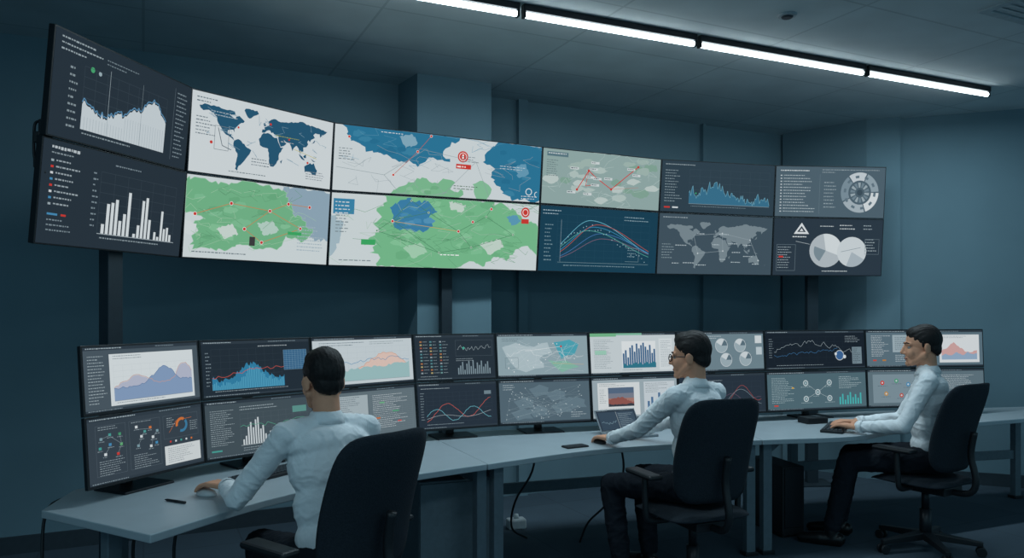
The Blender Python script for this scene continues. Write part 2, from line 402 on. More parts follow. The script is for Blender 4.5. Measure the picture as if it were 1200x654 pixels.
def v2b(c):
    c.bg((200,210,212)); blot(c,[(330,218),(392,226),(392,280),(368,283),(358,268),(340,256)],(140,164,180))
    q=blot(c,[(214,208),(240,209),(255,216),(270,214),(288,210),(310,217),(335,226),(342,250),(358,260),(366,272),(352,284),(334,276),(326,290),(300,292),(280,286),(262,294),(240,290),(225,292),(224,276),(232,270),(226,262),(240,256),(226,248),(214,246)],GRN); c.ln(q,.006,(156,196,170))
    mosaic(c,232,224,335,278,14,[(122,184,144),(104,168,126),(128,188,148)],7)
    blot(c,[(215,256),(230,262),(224,275),(212,272)],(206,214,216),1); blot(c,[(300,262),(318,258),(326,270),(308,276)],(176,202,192),1.5,2,2); blot(c,[(252,268),(270,262),(278,274),(262,280)],(196,210,204),1.5,3,2)
    routes(c,220,216,360,288,18,(160,198,168),.004); routes(c,225,220,350,285,12,(92,148,112),.004)
    nodes(c,[(228,250),(270,238),(315,247),(337,239),(351,268),(285,268),(305,284),(362,243)],[(0,1),(1,2),(2,3),(2,5),(5,6),(4,6),(2,4),(3,7)],(186,132,84),RED,.026,.008)
    c.tx(.05,.92,.6,1,.05,(110,125,132)); c.tx(.76,.5,.97,8,.045,(160,178,188)); c.r(*c.px([(291,277)])[0],*c.px([(297,288)])[0],(60,60,62))
    q=c.px([(336,271),(352,276)]); c.r(q[0][0],q[0][1],q[1][0],q[1][1],(60,164,98))
def v3t(c):
    c.bg((200,209,212))
    blot(c,[(402,143),(440,146),(500,153),(542,160),(530,172),(522,178),(530,190),(508,185),(492,196),(482,188),(470,190),(455,181),(430,178),(425,170),(412,165)],TEAL)
    blot(c,[(573,178),(590,166),(640,172),(636,238),(600,234),(588,222),(577,208),(582,198),(568,190)],TEAL)
    blot(c,[(458,228),(470,219),(484,214),(497,208),(512,214),(524,210),(536,214),(530,222),(545,224),(540,236)],(122,182,142)); blot(c,[(556,216),(568,212),(578,222),(572,236),(560,234)],(130,186,150),1.5)
    mosaic(c,480,216,526,228,5,[(136,190,154),(112,172,132)],5); mosaic(c,420,155,520,180,8,[(58,128,160),(40,110,144)],6); mosaic(c,588,176,628,228,8,[(58,128,160),(40,110,144)],6)
    blot(c,[(470,160),(486,158),(492,168),(478,174)],(130,168,186),1.5,3,2); blot(c,[(604,196),(616,192),(620,204),(608,208)],(100,152,178),1.5,3,2)
    routes(c,394,170,630,232,22,(150,164,170),.004); routes(c,420,150,630,200,12,(96,150,176),.004)
    for a,b in (((394,195),(452,205)),((452,205),(500,176)),((500,176),(560,190)),((452,205),(470,226)),((560,190),(575,232)),((520,230),(560,190))): c.ln(c.px([a,b]),.006,(140,155,160))
    nodes(c,[(492,178),(508,160),(463,205),(410,160)],[(0,1),(0,2)],(180,96,76),RED,.024,.007)
    q=c.px([(545,184)])[0]; c.ci(q[0],q[1],.095,RED); c.ring(q[0],q[1],.06,.072,0,360,(235,220,216)); c.r(q[0]-.004,q[1]-.04,q[0]+.004,q[1]+.035,(240,230,228))
    q=c.px([(537,192),(554,199)]); c.r(q[0][0],q[0][1],q[1][0],q[1][1],RED); c.tx(q[0][0]+.005,q[0][1]+.03,q[1][0]-.004,1,.1,(235,220,216))
    c.tx(.02,.35,.10,5,.04,(110,125,132)); c.tx(.55,.8,.68,2,.045,(80,110,90)); c.ring(.94,.82,.05,.065,0,360,(220,226,228)); c.ring(.985,.86,.04,.052,90,270,(220,226,228)); c.tx(.9,.9,.98,2,.04,(220,226,228))
    c.tx(.2,.04,.3,1,.04,(220,226,228)); c.tx(.78,.4,.95,2,.04,(190,206,214)); c.tx(.58,.3,.68,3,.04,(120,134,140))
def v3b(c):
    c.bg((200,210,212)); blot(c,[(386,250),(400,258),(397,285),(383,302)],(160,182,192))
    q=blot(c,[(448,226),(490,226),(520,232),(548,232),(570,240),(590,240),(604,248),(612,258),(628,262),(634,272),(630,300),(618,288),(604,292),(592,306),(578,300),(566,312),(548,306),(530,318),(500,314),(488,318),(455,312),(440,314),(444,302),(432,296),(440,286),(430,280),(444,272),(436,262),(446,254),(440,244),(452,236)],(116,182,138)); c.ln(q,.005,(156,196,170))
    mosaic(c,456,240,604,302,26,[(124,188,146),(108,174,130),(130,192,150)],7)
    blot(c,[(524,236),(544,240),(540,248),(526,246)],(190,208,198),1.5,3,2); blot(c,[(560,286),(584,280),(590,290),(570,298)],(190,208,198),1.5,3,2); blot(c,[(470,290),(490,284),(500,296),(480,302)],(160,202,174),1.5,3,2)
    blot(c,[(455,243),(475,232),(492,238),(500,236),(511,248),(500,256),(505,265),(485,272),(470,268),(460,266)],(60,126,166)); mosaic(c,466,244,500,262,5,[(72,138,178),(84,146,182)],5); blot(c,[(592,254),(604,252),(610,260),(598,264)],(90,152,180),1,3,2)
    q=c.px([(391,232),(414,251)]); c.r(q[0][0],q[0][1],q[1][0],q[1][1],(58,130,166)); c.tx(q[0][0]+.008,q[0][1]+.04,q[1][0]-.008,4,.05,W_)
    routes(c,430,232,620,305,40,(86,146,108),.004,24); routes(c,390,232,620,305,20,(162,190,172),.004,24)
    pts=[(458,258),(500,249),(535,271),(568,254),(550,290),(512,296),(600,275),(480,235),(440,270),(577,240)]
    nodes(c,pts,[(0,1),(1,2),(2,3),(2,4),(4,5),(3,6),(0,7),(0,8),(1,7),(3,9),(4,6),(5,8),(0,5)],(66,122,90),(70,140,96),.016,.006)
    nodes(c,[(458,259),(535,271),(574,245),(552,260)],[(0,1)],(196,166,100),RED,.024,.007)
    q=c.px([(615,249)])[0]; c.ci(q[0],q[1],.075,RED); c.ring(q[0],q[1],.04,.052,0,360,(235,220,216)); c.r(q[0]-.02,q[1]+.1,q[0]+.02,q[1]+.17,RED)
    q=c.px([(422,280),(438,287)]); c.r(q[0][0],q[0][1],q[1][0],q[1][1],(60,164,98)); c.tx(.02,.3,.08,6,.045,(120,135,142)); c.tx(.5,.8,.6,1,.05,(235,238,238)); c.tx(.04,.92,.2,1,.05,(120,135,142))
def v4t(c):
    c.bg((142,166,164)); mosaic(c,645,188,765,236,24,[(172,190,186),(128,162,148),(184,198,195),(156,178,172)],7); routes(c,642,184,768,240,20,(176,194,192),.005,20)
    c.ln(c.px([(676,222),(690,200),(697,207),(716,222),(733,208),(748,196)]),.016,RED); c.ln(c.px([(690,200),(686,218),(700,216)]),.010,RED); c.ln(c.px([(716,222),(748,220)]),.006,(180,120,110))
    for p in ((676,222),(690,200),(716,222),(748,196)): q=c.px([p])[0]; c.ci(q[0],q[1],.024,(190,60,54))
    for k in range(11): u=c.rnd.uniform(.1,.8); v=c.rnd.uniform(.15,.85); c.r(u,v,u+.07,v+.045,(200,209,210)); c.tx(u+.006,v+.012,u+.062,1,.06,(90,105,112))
    c.r(.03,.05,.2,.13,(90,120,130)); c.tx(.04,.07,.19,1,.06,W_); c.tx(.03,.2,.12,8,.04,(90,110,116))
def v4b(c):
    c.bg((26,64,84)); c.grid(.14,.12,.93,.88,10,7,(36,75,95)); c.tx(.02,.06,.2,2,.05,(150,175,186)); c.tx(.04,.28,.11,10,.06,(110,140,152))
    for j,(col,a,pk) in enumerate((((104,178,198),.66,.32),((60,140,178),.56,.36),((172,88,80),.60,.40),((70,116,172),.46,.44),((116,96,116),.38,.46),((84,160,150),.50,.30))):
        tp=[.85-a*math.exp(-((t-pk)/(.34 if t<pk else .58))**2) for t in [k/40 for k in range(41)]]; c.curve(.17,.93,tp,.009,col)
    for k in range(30): c.ci(.18+.74*k/30,.85-.55*math.exp(-((k/30-.34)/.42)**2)+c.rnd.uniform(-.05,.05),.008,(150,182,194))
    c.ln([(.17,.2),(.17,.85)],.005,(140,165,176)); c.ln([(.15,.86),(.93,.86)],.005,(120,150,160)); c.tx(.2,.9,.9,1,.05,(110,140,152))
    c.ln([(.72,.6),(.84,.6),(.84,.82),(.72,.82)],.005,(120,150,160)); c.tx(.74,.63,.82,3,.05,(110,140,152)); c.tx(.7,.1,.92,2,.05,(130,158,170))
def v5t(c):
    c.bg((48,66,78)); c.tx(.03,.06,.5,1,.06,(150,165,172)); c.tx(.03,.18,.18,12,.055,(130,148,156)); c.grid(.24,.15,.96,.82,8,5,(60,79,91))
    tp=[min(.82,max(.18,x)) for x in c.noisey(90,.62,.11,lambda t:-.12*math.sin(t*6))]; c.area(.24,.96,.83,tp,(56,110,138)); c.curve(.24,.96,tp,.008,(112,168,188))
    c.tx(.26,.87,.94,1,.04,(120,140,148)); c.r(.03,.9,.08,.93,RED); c.r(.10,.9,.15,.93,W_); c.ln([(.24,.83),(.96,.83)],.008,(130,148,156)); c.ci(.30,.62,.016,(60,170,120))
def v5b(c):
    c.bg((64,82,94)); c.wm(.06,.12,.96,.92,(118,134,142)); c.tx(.03,.05,.3,1,.05,(150,165,172)); c.tx(.03,.5,.14,6,.045,(130,148,156))
    for a,b in (((.3,.35),(.55,.3)),((.3,.35),(.34,.65)),((.55,.3),(.8,.4)),((.55,.3),(.56,.6)),((.8,.4),(.88,.75)),((.34,.65),(.56,.6))): c.ln([a,b],.005,(150,165,172)); c.ci(*b,.012,(200,209,213))
    for k in range(14): u=c.rnd.uniform(.1,.85); c.tx(u,c.rnd.uniform(.2,.85),u+.09,1,.05,(176,190,196))
def v6t(c):
    c.bg((78,98,110)); c.tx(.04,.07,.3,1,.07,(205,213,216)); c.tx(.42,.05,.6,2,.05,(150,165,172))
    for k in range(13): c.r(.04,.17+k*.06,.055,.19+k*.06,(190,200,205)); c.tx(.07,.17+k*.06,.36,1,.055,(170,184,190))
    c.ln([(.4,.15),(.4,.95)],.005,(110,130,140)); c.tx(.44,.3,.55,8,.07,(140,156,164))
    for a0,a1,col in ((0,70,(205,213,216)),(74,150,(160,174,182)),(154,230,(120,140,152)),(234,290,(190,200,206)),(294,356,(140,158,168))): c.ring(.77,.5,.24,.40,a0,a1,col)
    for k in range(14): c.ring(.77,.5,.1,.20,k*360/14,k*360/14+17,[(150,166,174),(110,130,142)][k%2],4)
    for k in range(10): c.ring(.77,.5,.29,.34,k*36,k*36+14,(96,116,128),4)
    c.ci(.77,.5,.06,(60,78,90)); c.tx(.6,.05,.95,1,.05,(150,165,172))
def v6b(c):
    c.bg((44,58,70)); c.pl([(.25,.07),(.32,.27),(.18,.27)],(210,216,219)); c.pl([(.25,.13),(.29,.235),(.21,.235)],(44,58,70)); c.pl([(.25,.17),(.268,.22),(.232,.22)],(210,216,219))
    c.tx(.17,.31,.33,1,.07,(205,213,216)); c.tx(.6,.1,.75,2,.06,(190,200,205)); c.tx(.42,.12,.56,1,.05,(190,200,205)); c.tx(.82,.1,.95,2,.06,(150,165,172))
    c.ci(.48,.56,.30,(172,182,188),32); c.ring(.48,.56,.0,.30,-100,20,(205,213,216)); c.ring(.48,.56,.0,.22,120,200,(120,138,148)); c.ci(.72,.58,.27,(196,205,209),32); c.ring(.72,.58,0,.27,30,110,(165,178,186)); c.ln([(.62,.58),(.8,.5)],.008,(120,138,148))
    c.tx(.04,.5,.18,9,.045,(150,165,172)); c.frame(.03,.46,.2,.92,.005,(110,128,138)); c.ln([(.2,.4),(.33,.45)],.007,(170,182,188)); c.r(.05,.66,.09,.69,RED)
    c.tx(.84,.35,.96,5,.05,(150,165,172)); c.frame(.84,.35,.97,.62,.005,(110,128,138)); c.tx(.45,.92,.8,1,.06,(190,200,205))
VW = [(v1t,v1b),(v2t,v2b),(v3t,v3b),(v4t,v4b),(v5t,v5b),(v6t,v6b)]

def mt(c, bgc=(66,80,90)):
    c.bg(bgc); c.r(0,0,1,.05,(48,60,70)); c.tx(.02,.015,.4,1,.06,(150,165,172)); c.tx(.6,.015,.9,1,.06,(110,126,135))
    c.r(0,.965,1,1,(48,60,70)); c.tx(.02,.972,.5,1,.05,(120,136,145))
def m1t(c):
    mt(c,(72,86,96)); c.r(.2,.12,.95,.93,W_); c.tx(.03,.14,.17,16,.048,(150,165,172)); c.tx(.23,.15,.5,2,.04,(120,135,142)); c.grid(.23,.3,.93,.86,9,6,(192,201,205))
    a=c.noisey(40,.64,.03,lambda t:-.24*math.exp(-((t-.62)/.2)**2)); b=c.noisey(40,.66,.03,lambda t:-.18*math.exp(-((t-.25)/.16)**2)-.32*math.exp(-((t-.9)/.14)**2))
    c.area(.23,.93,.86,b,(172,178,196)); c.area(.23,.93,.86,a,(128,152,184)); c.curve(.23,.93,[x-.01 for x in b],.009,(190,152,144)); c.curve(.23,.93,a,.008,(90,118,158)); c.ln([(.23,.86),(.93,.86)],.006,(130,140,148)); c.tx(.25,.885,.9,1,.04,(130,140,148))
def m1b(c):
    mt(c,(54,66,76)); c.frame(.06,.12,.3,.88,.004,(84,98,108)); c.frame(.33,.12,.6,.88,.004,(84,98,108)); c.frame(.63,.12,.96,.5,.004,(84,98,108)); c.tx(.08,.14,.28,2,.035,(140,155,163)); c.tx(.35,.14,.55,1,.035,(140,155,163))
    for k,(u,v,col) in enumerate(((.16,.25,(70,150,145)),(.24,.26,(64,144,104)),(.16,.40,LBL),(.25,.42,(90,166,110)),(.38,.2,W_),(.5,.24,ORG),(.42,.36,W_),(.52,.40,W_),(.39,.5,(120,150,160)),(.5,.54,W_),(.12,.54,W_),(.22,.56,RED),(.09,.3,(120,150,160)),(.08,.44,(70,150,145)),(.45,.29,(70,150,145)),(.56,.31,(120,150,160)),(.55,.5,LBL))): c.r(u,v,u+.022,v+.042,col); c.tx(u-.01,v+.06,u+.045,1,.035,(140,155,163))
    for a,b in (((.175,.3),(.265,.44)),((.395,.26),(.515,.28)),((.435,.40),(.40,.52)),((.53,.44),(.515,.56)),((.26,.46),(.23,.57)),((.17,.45),(.13,.55)),((.25,.28),(.26,.42)),((.1,.32),(.17,.28)),((.46,.31),(.43,.38)),((.57,.33),(.53,.42))): c.ln([a,b],.005,(130,146,154))
    c.ring(.8,.3,.08,.125,170,300,ORG); c.ring(.8,.3,.08,.125,-40,110,(60,120,156)); c.ln([(.68,.4),(.75,.22),(.9,.2)],.006,ORG); c.tx(.66,.16,.75,5,.035,(150,165,172)); c.tx(.88,.26,.95,5,.035,(150,165,172)); c.r(.63,.62,.97,.93,(200,207,209)); c.tx(.66,.66,.92,8,.032,(130,140,148)); c.tx(.08,.66,.28,7,.034,(140,155,163)); c.tx(.36,.66,.58,7,.034,(140,155,163))
    for k in range(5): c.r(.68+.05*k,.54,.695+.05*k,.57,[RED,W_,(70,160,150),W_,ORG][k])
def m2t(c):
    mt(c,(36,48,58)); c.grid(.08,.14,.72,.86,8,6,(50,63,73)); tr=lambda t:-.26*math.exp(-((t-.55)/.18)**2); a=c.noisey(60,.68,.05,tr); c.area(.08,.74,.88,a,(50,124,160)); c.bars(.08,.74,.88,[x+.07 for x in c.noisey(44,.7,.05,tr)],(88,164,192),.55)
    c.curve(.08,.95,c.noisey(34,.66,.04,lambda t:-.2*t),.009,(186,84,76)); c.r(.74,.2,.97,.58,(54,98,134)); c.grid(.74,.2,.97,.58,8,10,(110,146,168),.005); c.tx(.1,.9,.9,1,.05,(130,145,152)); c.tx(.03,.2,.07,10,.065,(120,136,145)); c.tx(.5,.1,.8,1,.05,(170,182,188))
def m2b(c):
    mt(c,(66,80,88)); c.grid(.3,.25,.95,.82,9,6,(80,94,102)); c.bars(.32,.66,.82,[.72,.66,.5,.42,.52,.38,.34,.56,.5,.66,.7,.62,.74,.68,.76],(196,205,209),.4); a=c.noisey(30,.68,.04,lambda t:-.14*t); c.area(.66,.95,.82,a,(104,142,152)); c.ln([(.3,.825),(.95,.825)],.007,(170,182,188))
    c.tx(.04,.16,.25,18,.036,(150,165,172)); c.tx(.32,.87,.94,2,.04,(140,155,163)); c.tx(.3,.12,.7,2,.05,(150,165,172)); c.r(.04,.86,.13,.89,(70,150,142)); c.curve(.3,.95,c.noisey(24,.46,.05),.007,(84,164,136)); c.r(.80,.2,.94,.32,(90,142,136))
def m3t(c):
    mt(c,(190,201,206)); a=c.noisey(46,.6,.03,lambda t:-.36*math.exp(-((t-.72)/.24)**2)+.1); c.grid(.06,.2,.96,.9,10,6,(176,188,194)); c.area(.06,.96,.9,a,(212,188,178)); c.curve(.06,.96,a,.008,(206,140,104)); c.area(.06,.96,.9,[x+.12 for x in c.noisey(46,.62,.03,lambda t:-.2*t)],(150,184,186)); c.curve(.06,.96,c.noisey(40,.55,.04,lambda t:-.1*t),.009,(70,136,176))
    c.tx(.06,.1,.5,2,.05,(100,118,128)); c.tx(.06,.24,.2,6,.042,(120,135,142)); c.ln([(.06,.9),(.96,.9)],.006,(120,132,140)); c.tx(.55,.1,.9,2,.04,(130,145,152))
def m3b(c):
    mt(c,(96,112,120)); c.r(.05,.12,.5,.9,(160,174,180)) 
    for k in range(18): c.tx(.07,.15+.04*k,.45,1,.036,(80,96,106)); c.tx(.55,.15+.04*k,.95,1,.036,(190,200,205))
    c.r(.62,.3,.67,.33,GRN); c.r(.75,.5,.82,.53,(80,160,118)); c.r(.57,.62,.62,.65,ORG); c.r(.8,.72,.84,.75,RED); c.grid(.52,.12,.97,.9,4,18,(112,128,136),.004); c.r(.1,.4,.17,.46,GRN)
def m4t(c):
    mt(c,(40,52,62)); cols=[(166,114,76),(84,134,142),(170,158,112),(84,134,142),(150,90,74),(106,148,148),(140,155,162)]
    for i in range(11):
        for j in range(3): c.r(.06+j*.12,.13+i*.07,.086+j*.12,.162+i*.07,cols[(i*2+j*3)%7]); c.tx(.10+j*.12,.137+i*.07,.165+j*.12,1,.05,(130,145,152))
    c.frame(.5,.12,.97,.48,.004,(84,98,108)); c.curve(.52,.95,c.noisey(40,.3,.05),.007,(150,165,172)); c.bars(.52,.95,.9,[.75,.7,.62,.8,.66,.6,.72,.58,.78,.64,.7,.6,.74,.68,.62,.77],(124,144,154),.45); c.ci(.6,.3,.03,(70,160,142)); c.tx(.5,.54,.9,2,.04,(140,155,163)); c.tx(.05,.92,.4,1,.04,(140,155,163))
def m4b(c):
    mt(c,(40,52,64)); c.grid(.1,.2,.94,.85,10,7,(51,65,77)); c.tx(.04,.1,.4,1,.05,(150,165,172)); c.tx(.03,.2,.08,11,.058,(120,136,145))
    t=[k/50 for k in range(51)]; c.curve(.1,.92,[.68-.18*math.sin(x*9-1.2)-.14*x+c.rnd.uniform(-.01,.01) for x in t],.010,(190,92,84)); c.curve(.1,.92,[.72-.14*math.sin(x*11)-.06*x+c.rnd.uniform(-.01,.01) for x in t],.010,(106,176,190)); c.curve(.1,.92,[.78-.05*math.sin(x*7)-.1*x for x in t],.007,(160,172,178)); c.tx(.1,.9,.9,1,.05,(120,136,145)); c.r(.84,.2,.93,.28,(110,130,140))
def m5t(c):
    mt(c,(140,162,170)); q=[(.05,.3),(.12,.26),(.2,.2),(.3,.28),(.4,.3),(.48,.22),(.55,.2),(.57,.33),(.6,.45),(.5,.5),(.45,.6),(.5,.7),(.5,.8),(.4,.82),(.3,.9),(.2,.82),(.15,.7),(.09,.5)]; c.pl(q,(170,188,194)); c.pl([(.62,.2),(.7,.18),(.8,.14),(.9,.25),(.88,.36),(.85,.5),(.76,.52),(.7,.6),(.66,.4)],(76,160,176)); c.pl([(.55,.62),(.65,.66),(.75,.64),(.9,.8),(.8,.84),(.7,.92),(.62,.78)],(128,178,162))
    for k in range(22): c.ln([(c.rnd.uniform(.05,.95),c.rnd.uniform(.15,.92)),(c.rnd.uniform(.05,.95),c.rnd.uniform(.15,.92))],.004,(190,203,208))
    c.curve(.1,.95,c.noisey(24,.5,.08),.006,(220,226,228)); c.ln([(.3,.4),(.7,.3),(.75,.7)],.007,(220,226,228)); c.tx(.05,.1,.3,2,.05,(90,110,120)); c.ln([(.6,.7),(.95,.74)],.007,(200,170,130)); c.frame(.08,.55,.22,.8,.006,(90,112,122)); c.ci(.7,.3,.024,RED)
    for k in range(16): c.ci(c.rnd.uniform(.08,.92),c.rnd.uniform(.2,.9),.013,(220,226,228),8)
def m5b(c):
    mt(c,(82,102,114)); pts=[(c.rnd.uniform(.06,.94),c.rnd.uniform(.14,.92)) for k in range(60)]
    for k in range(9): x=c.rnd.uniform(.15,.85); y=c.rnd.uniform(.25,.8); c.pl([(x-.12,y-.06),(x-.06,y-.09),(x,y-.16),(x+.1,y-.08),(x+.09,y+.01),(x+.12,y+.1),(x+.03,y+.09),(x-.05,y+.13)],(98,120,132))
    for k in range(59): c.ln([pts[k],pts[(k*7+3)%60]],.003,(126,146,155))
    for p in pts: c.ci(p[0],p[1],.011,(176,190,196),8)
    c.tx(.04,.1,.2,3,.05,(170,184,190)); c.tx(.78,.78,.96,3,.05,(170,184,190))
def m6t(c):
    mt(c,(192,202,206)); c.r(0,0,.3,.08,GRN); c.r(.30,.0,.6,.05,(124,180,156)); c.tx(.04,.16,.28,18,.04,(130,146,154)); c.r(.05,.42,.18,.52,(150,196,178)); c.r(.36,.2,.76,.86,(214,220,222)); c.bars(.37,.76,.86,[.5,.42,.6,.36,.3,.46,.26,.38,.3,.24,.34,.42,.3,.5,.4],(58,98,136),.25); c.area(.37,.76,.86,c.noisey(24,.76,.04),(48,116,136)); c.r(.80,.14,.96,.92,(205,213,216)); c.tx(.82,.2,.95,16,.042,(140,155,163)); c.tx(.36,.9,.76,1,.05,(120,135,142))
def m6b(c):
    mt(c,(150,166,174)); c.r(.06,.12,.55,.92,(205,211,213))
    c.r(.18,.24,.48,.38,(84,104,128)); c.r(.18,.38,.48,.5,(118,124,138)); c.r(.18,.5,.48,.62,(160,118,108)); c.area(.18,.48,.66,c.noisey(24,.52,.03,lambda t:-.06*math.sin(t*5)),(140,86,80)); c.area(.18,.48,.70,c.noisey(20,.64,.015),(56,62,72))
    c.r(.6,.12,.97,.92,(190,200,206)); c.bars(.64,.94,.85,[.6,.5,.7,.4,.55,.62,.48],(74,110,146),.4); c.tx(.08,.15,.4,2,.04,(120,135,142)); c.tx(.62,.16,.9,6,.042,(120,135,142)); c.tx(.08,.75,.5,4,.04,(140,152,158)); c.tx(.08,.28,.16,8,.045,(140,152,158))
def m7t(c):
    mt(c,(108,130,140))
    for u,v,r in ((.5,.35,.18),(.72,.35,.17),(.55,.72,.17),(.78,.70,.18)):
        c.ring(u,v,0,r,0,210,(150,168,176)); c.ring(u,v,0,r,210,300,(196,205,209)); c.ring(u,v,0,r,300,360,(88,110,122)); c.ring(u,v,r*.97,r*1.06,0,360,(184,195,200)); c.ln([(u,v),(u+.09,v-.1)],.006,(88,110,122))
    c.tx(.3,.1,.5,2,.05,(190,200,205)); c.r(.9,.1,.98,.3,(200,208,211)); c.r(.91,.4,.98,.6,(180,194,200)); c.tx(.05,.2,.3,14,.046,(180,192,198))
def m7b(c):
    mt(c,(40,52,64)); c.grid(.05,.2,.95,.9,8,5,(51,65,77)); c.curve(.05,.95,[.5+.2*math.sin(k*.3) for k in range(50)],.008,(176,84,78)); c.curve(.05,.95,[.6-.2*math.sin(k*.22) for k in range(50)],.007,(140,158,166)); c.curve(.05,.95,[.4+.006*k+.08*math.sin(k*.36) for k in range(50)],.007,(110,90,110)); c.tx(.05,.1,.5,2,.05,(140,155,163))
def m8t(c):
    mt(c,(26,36,46)); c.grid(.08,.15,.95,.85,10,5,(37,49,59)); c.curve(.08,.95,c.noisey(60,.5,.06,lambda t:-.18*math.sin(t*4)),.008,(150,165,172)); c.curve(.08,.72,c.noisey(44,.66,.04,lambda t:-.16*t),.007,(66,122,170)); c.ci(.74,.66,.13,(58,98,146)); c.ring(.74,.66,.12,.14,0,360,(180,191,196)); c.ci(.7,.62,.04,(205,213,216)); c.ci(.79,.7,.05,(205,213,216)); c.r(.87,.44,.97,.9,(112,132,142)); c.tx(.88,.49,.96,10,.04,(40,52,62)); c.tx(.1,.9,.6,1,.05,(130,145,152)); c.tx(.8,.14,.96,4,.05,(140,156,164)); c.tx(.03,.2,.07,9,.06,(120,136,145))
def m8b(c):
    mt(c,(78,104,114))
    for u,v in ((.38,.3),(.5,.55),(.38,.72),(.62,.3),(.62,.72)): c.ln([(.5,.55),(u,v)],.006,(180,195,200)); c.ring(u,v,.055,.08,0,360,(186,200,204)); c.ci(u,v,.034,(150,176,182)); c.tx(u-.05,v+.10,u+.06,1,.04,(160,180,186))
    c.tx(.04,.15,.28,15,.046,(160,180,186)); c.tx(.72,.15,.96,8,.043,(170,188,194)); c.bars(.72,.96,.9,[.7,.62,.78,.66,.58,.72,.64,.74,.6],(70,176,176),.45); c.r(.06,.86,.10,.9,(190,70,60)); c.r(.24,.4,.26,.44,(200,160,70))
def m9t(c):
    mt(c,(88,110,122)); c.tx(.04,.14,.2,13,.046,(190,200,205)); c.r(.22,.12,.44,.6,(150,168,176)); c.tx(.24,.18,.42,9,.043,(70,90,102)); c.r(.62,.12,.97,.9,(205,211,214)); c.area(.64,.95,.82,c.noisey(24,.6,.04,lambda t:-.24*math.exp(-((t-.35)/.2)**2)),(196,158,156)); c.area(.64,.95,.82,c.noisey(24,.7,.04,lambda t:-.1*t),(140,164,188)); c.r(.05,.8,.08,.84,(190,70,60)); c.r(.13,.8,.16,.84,(180,120,60)); c.tx(.24,.68,.44,5,.042,(180,192,198)); c.tx(.65,.16,.9,2,.04,(130,142,150))
def m9b(c):
    mt(c,(92,112,122)); c.r(.04,.12,.42,.9,(120,140,150))
    for k,(u,v,col) in enumerate(((.12,.35,RED),(.24,.3,(70,150,116)),(.34,.4,LBL),(.15,.65,(180,136,76)),(.28,.7,(180,84,74)),(.36,.66,(90,160,152)))): c.ci(u,v,.06,col); c.ci(u,v,.026,(190,200,205)); c.tx(u-.04,v+.08,u+.05,1,.04,(70,90,104))
    c.tx(.48,.16,.95,9,.045,(180,192,198)); c.r(.5,.6,.95,.9,(70,90,104)); c.curve(.52,.93,c.noisey(24,.74,.04),.009,(140,178,188))
MS = [(m1t,m1b),(m2t,m2b),(m3t,m3b),(m4t,m4b),(m5t,m5b),(m6t,m6b),(m7t,m7b),(m8t,m8b),(m9t,m9b)]

def panel(name, TL, TR, BR, BL, draw, bez, depth, label, cat, group, seed, bez_b=None):
    P = [Vector(p) for p in (TL,TR,BR,BL)]
    cx = (P[0]+P[1]+P[2]+P[3])/4
    n = ((P[2]-P[0]).cross(P[3]-P[1])).normalized()
    if n.dot(Vector((0,0,CAMZ))-cx) < 0: n = -n
    TL,TR,BR,BL = [p-n*(p-cx).dot(n) for p in P]       # flat panel
    ex = (TR-TL).normalized(); ey = (TL-BL).normalized()
    def inset(d, db=None):
        db = d if db is None else db
        return [TL+ex*d-ey*d, TR-ex*d-ey*d, BR-ex*d+ey*db, BL+ex*d+ey*db]
    t = thing(name, (BL+BR)/2, label, cat, group)
    bm = B()
    f = [bm.verts.new(p) for p in inset(0.0015)]; b = [bm.verts.new(p-n*depth*0.45) for p in inset(0.002)]
    e = [bm.verts.new(p-n*depth) for p in inset(0.07)]
    bm.faces.new(f)
    for i in range(4):
        j = (i+1)%4; bm.faces.new((f[i],f[j],b[j],b[i])); bm.faces.new((b[i],b[j],e[j],e[i]))
    bm.faces.new(e)
    obj('casing', bm, M['black'], t, bevel=0.002)
    q = inset(bez, bez_b)
    c = Cv(*q, seed=seed); draw(c); c.build(t)
    bm = B()
    R = Matrix((ex, n, ex.cross(n))).transposed()
    box(bm, cx-n*(depth+0.011), (0.12,0.022,0.12), R); obj('mount_plate', bm, M['blackmetal'], t)
    return t

# ---- video wall
HM = 0.94
vtx = [66,224.5,391.5,636,775.5,909,1039]; vbx = [37,211.5,383.5,629,768.5,904,1033]
vH = [253,197,166.5,145,134,128.5,127]; vs = [.50,.49,.474,.455,.455,.465,.475]
VT = []; VB = []; VS = []
for i in range(7):
    Z = F*HM/vH[i]; zt = Z-0.045; zb = Z+0.045
    VT.append(Vector(((vtx[i]-600)/F*zt, zt, CAMZ+1.31*HM))); VB.append(Vector(((vbx[i]-600)/F*zb, zb, CAMZ+0.31*HM)))
    VS.append(VT[-1].lerp(VB[-1], vs[i]))
vlab = [('large wall display with white jagged area chart, upper left end of the video wall','large wall display with white bar clusters and text list, lower left end'),
('large wall display with dark blue world map on white','large wall display with green map and red nodes on white, without alert badge'),
('extra wide wall display with two blue map regions and round red alert sign','extra wide wall display with big green map, blue patch and red badge at right'),
('large wall display with red zigzag line over pale green map','large wall display with arched coloured curves on dark teal'),
('large wall display with spiky blue area chart on slate','large wall display with pale grey world map on slate'),
('large wall display with segmented ring chart, upper right end of the video wall','large wall display with white triangle sign and two pie charts')]
for i in range(6):
    panel('video_wall_display', VT[i],VT[i+1],VS[i+1],VS[i], VW[i][0], 0.009, 0.07, vlab[i][0], 'wall display', 'displays of the curved video wall', 10+i)
    panel('video_wall_display', VS[i],VS[i+1],VB[i+1],VB[i], VW[i][1], 0.009, 0.07, vlab[i][1], 'wall display', 'displays of the curved video wall', 30+i)
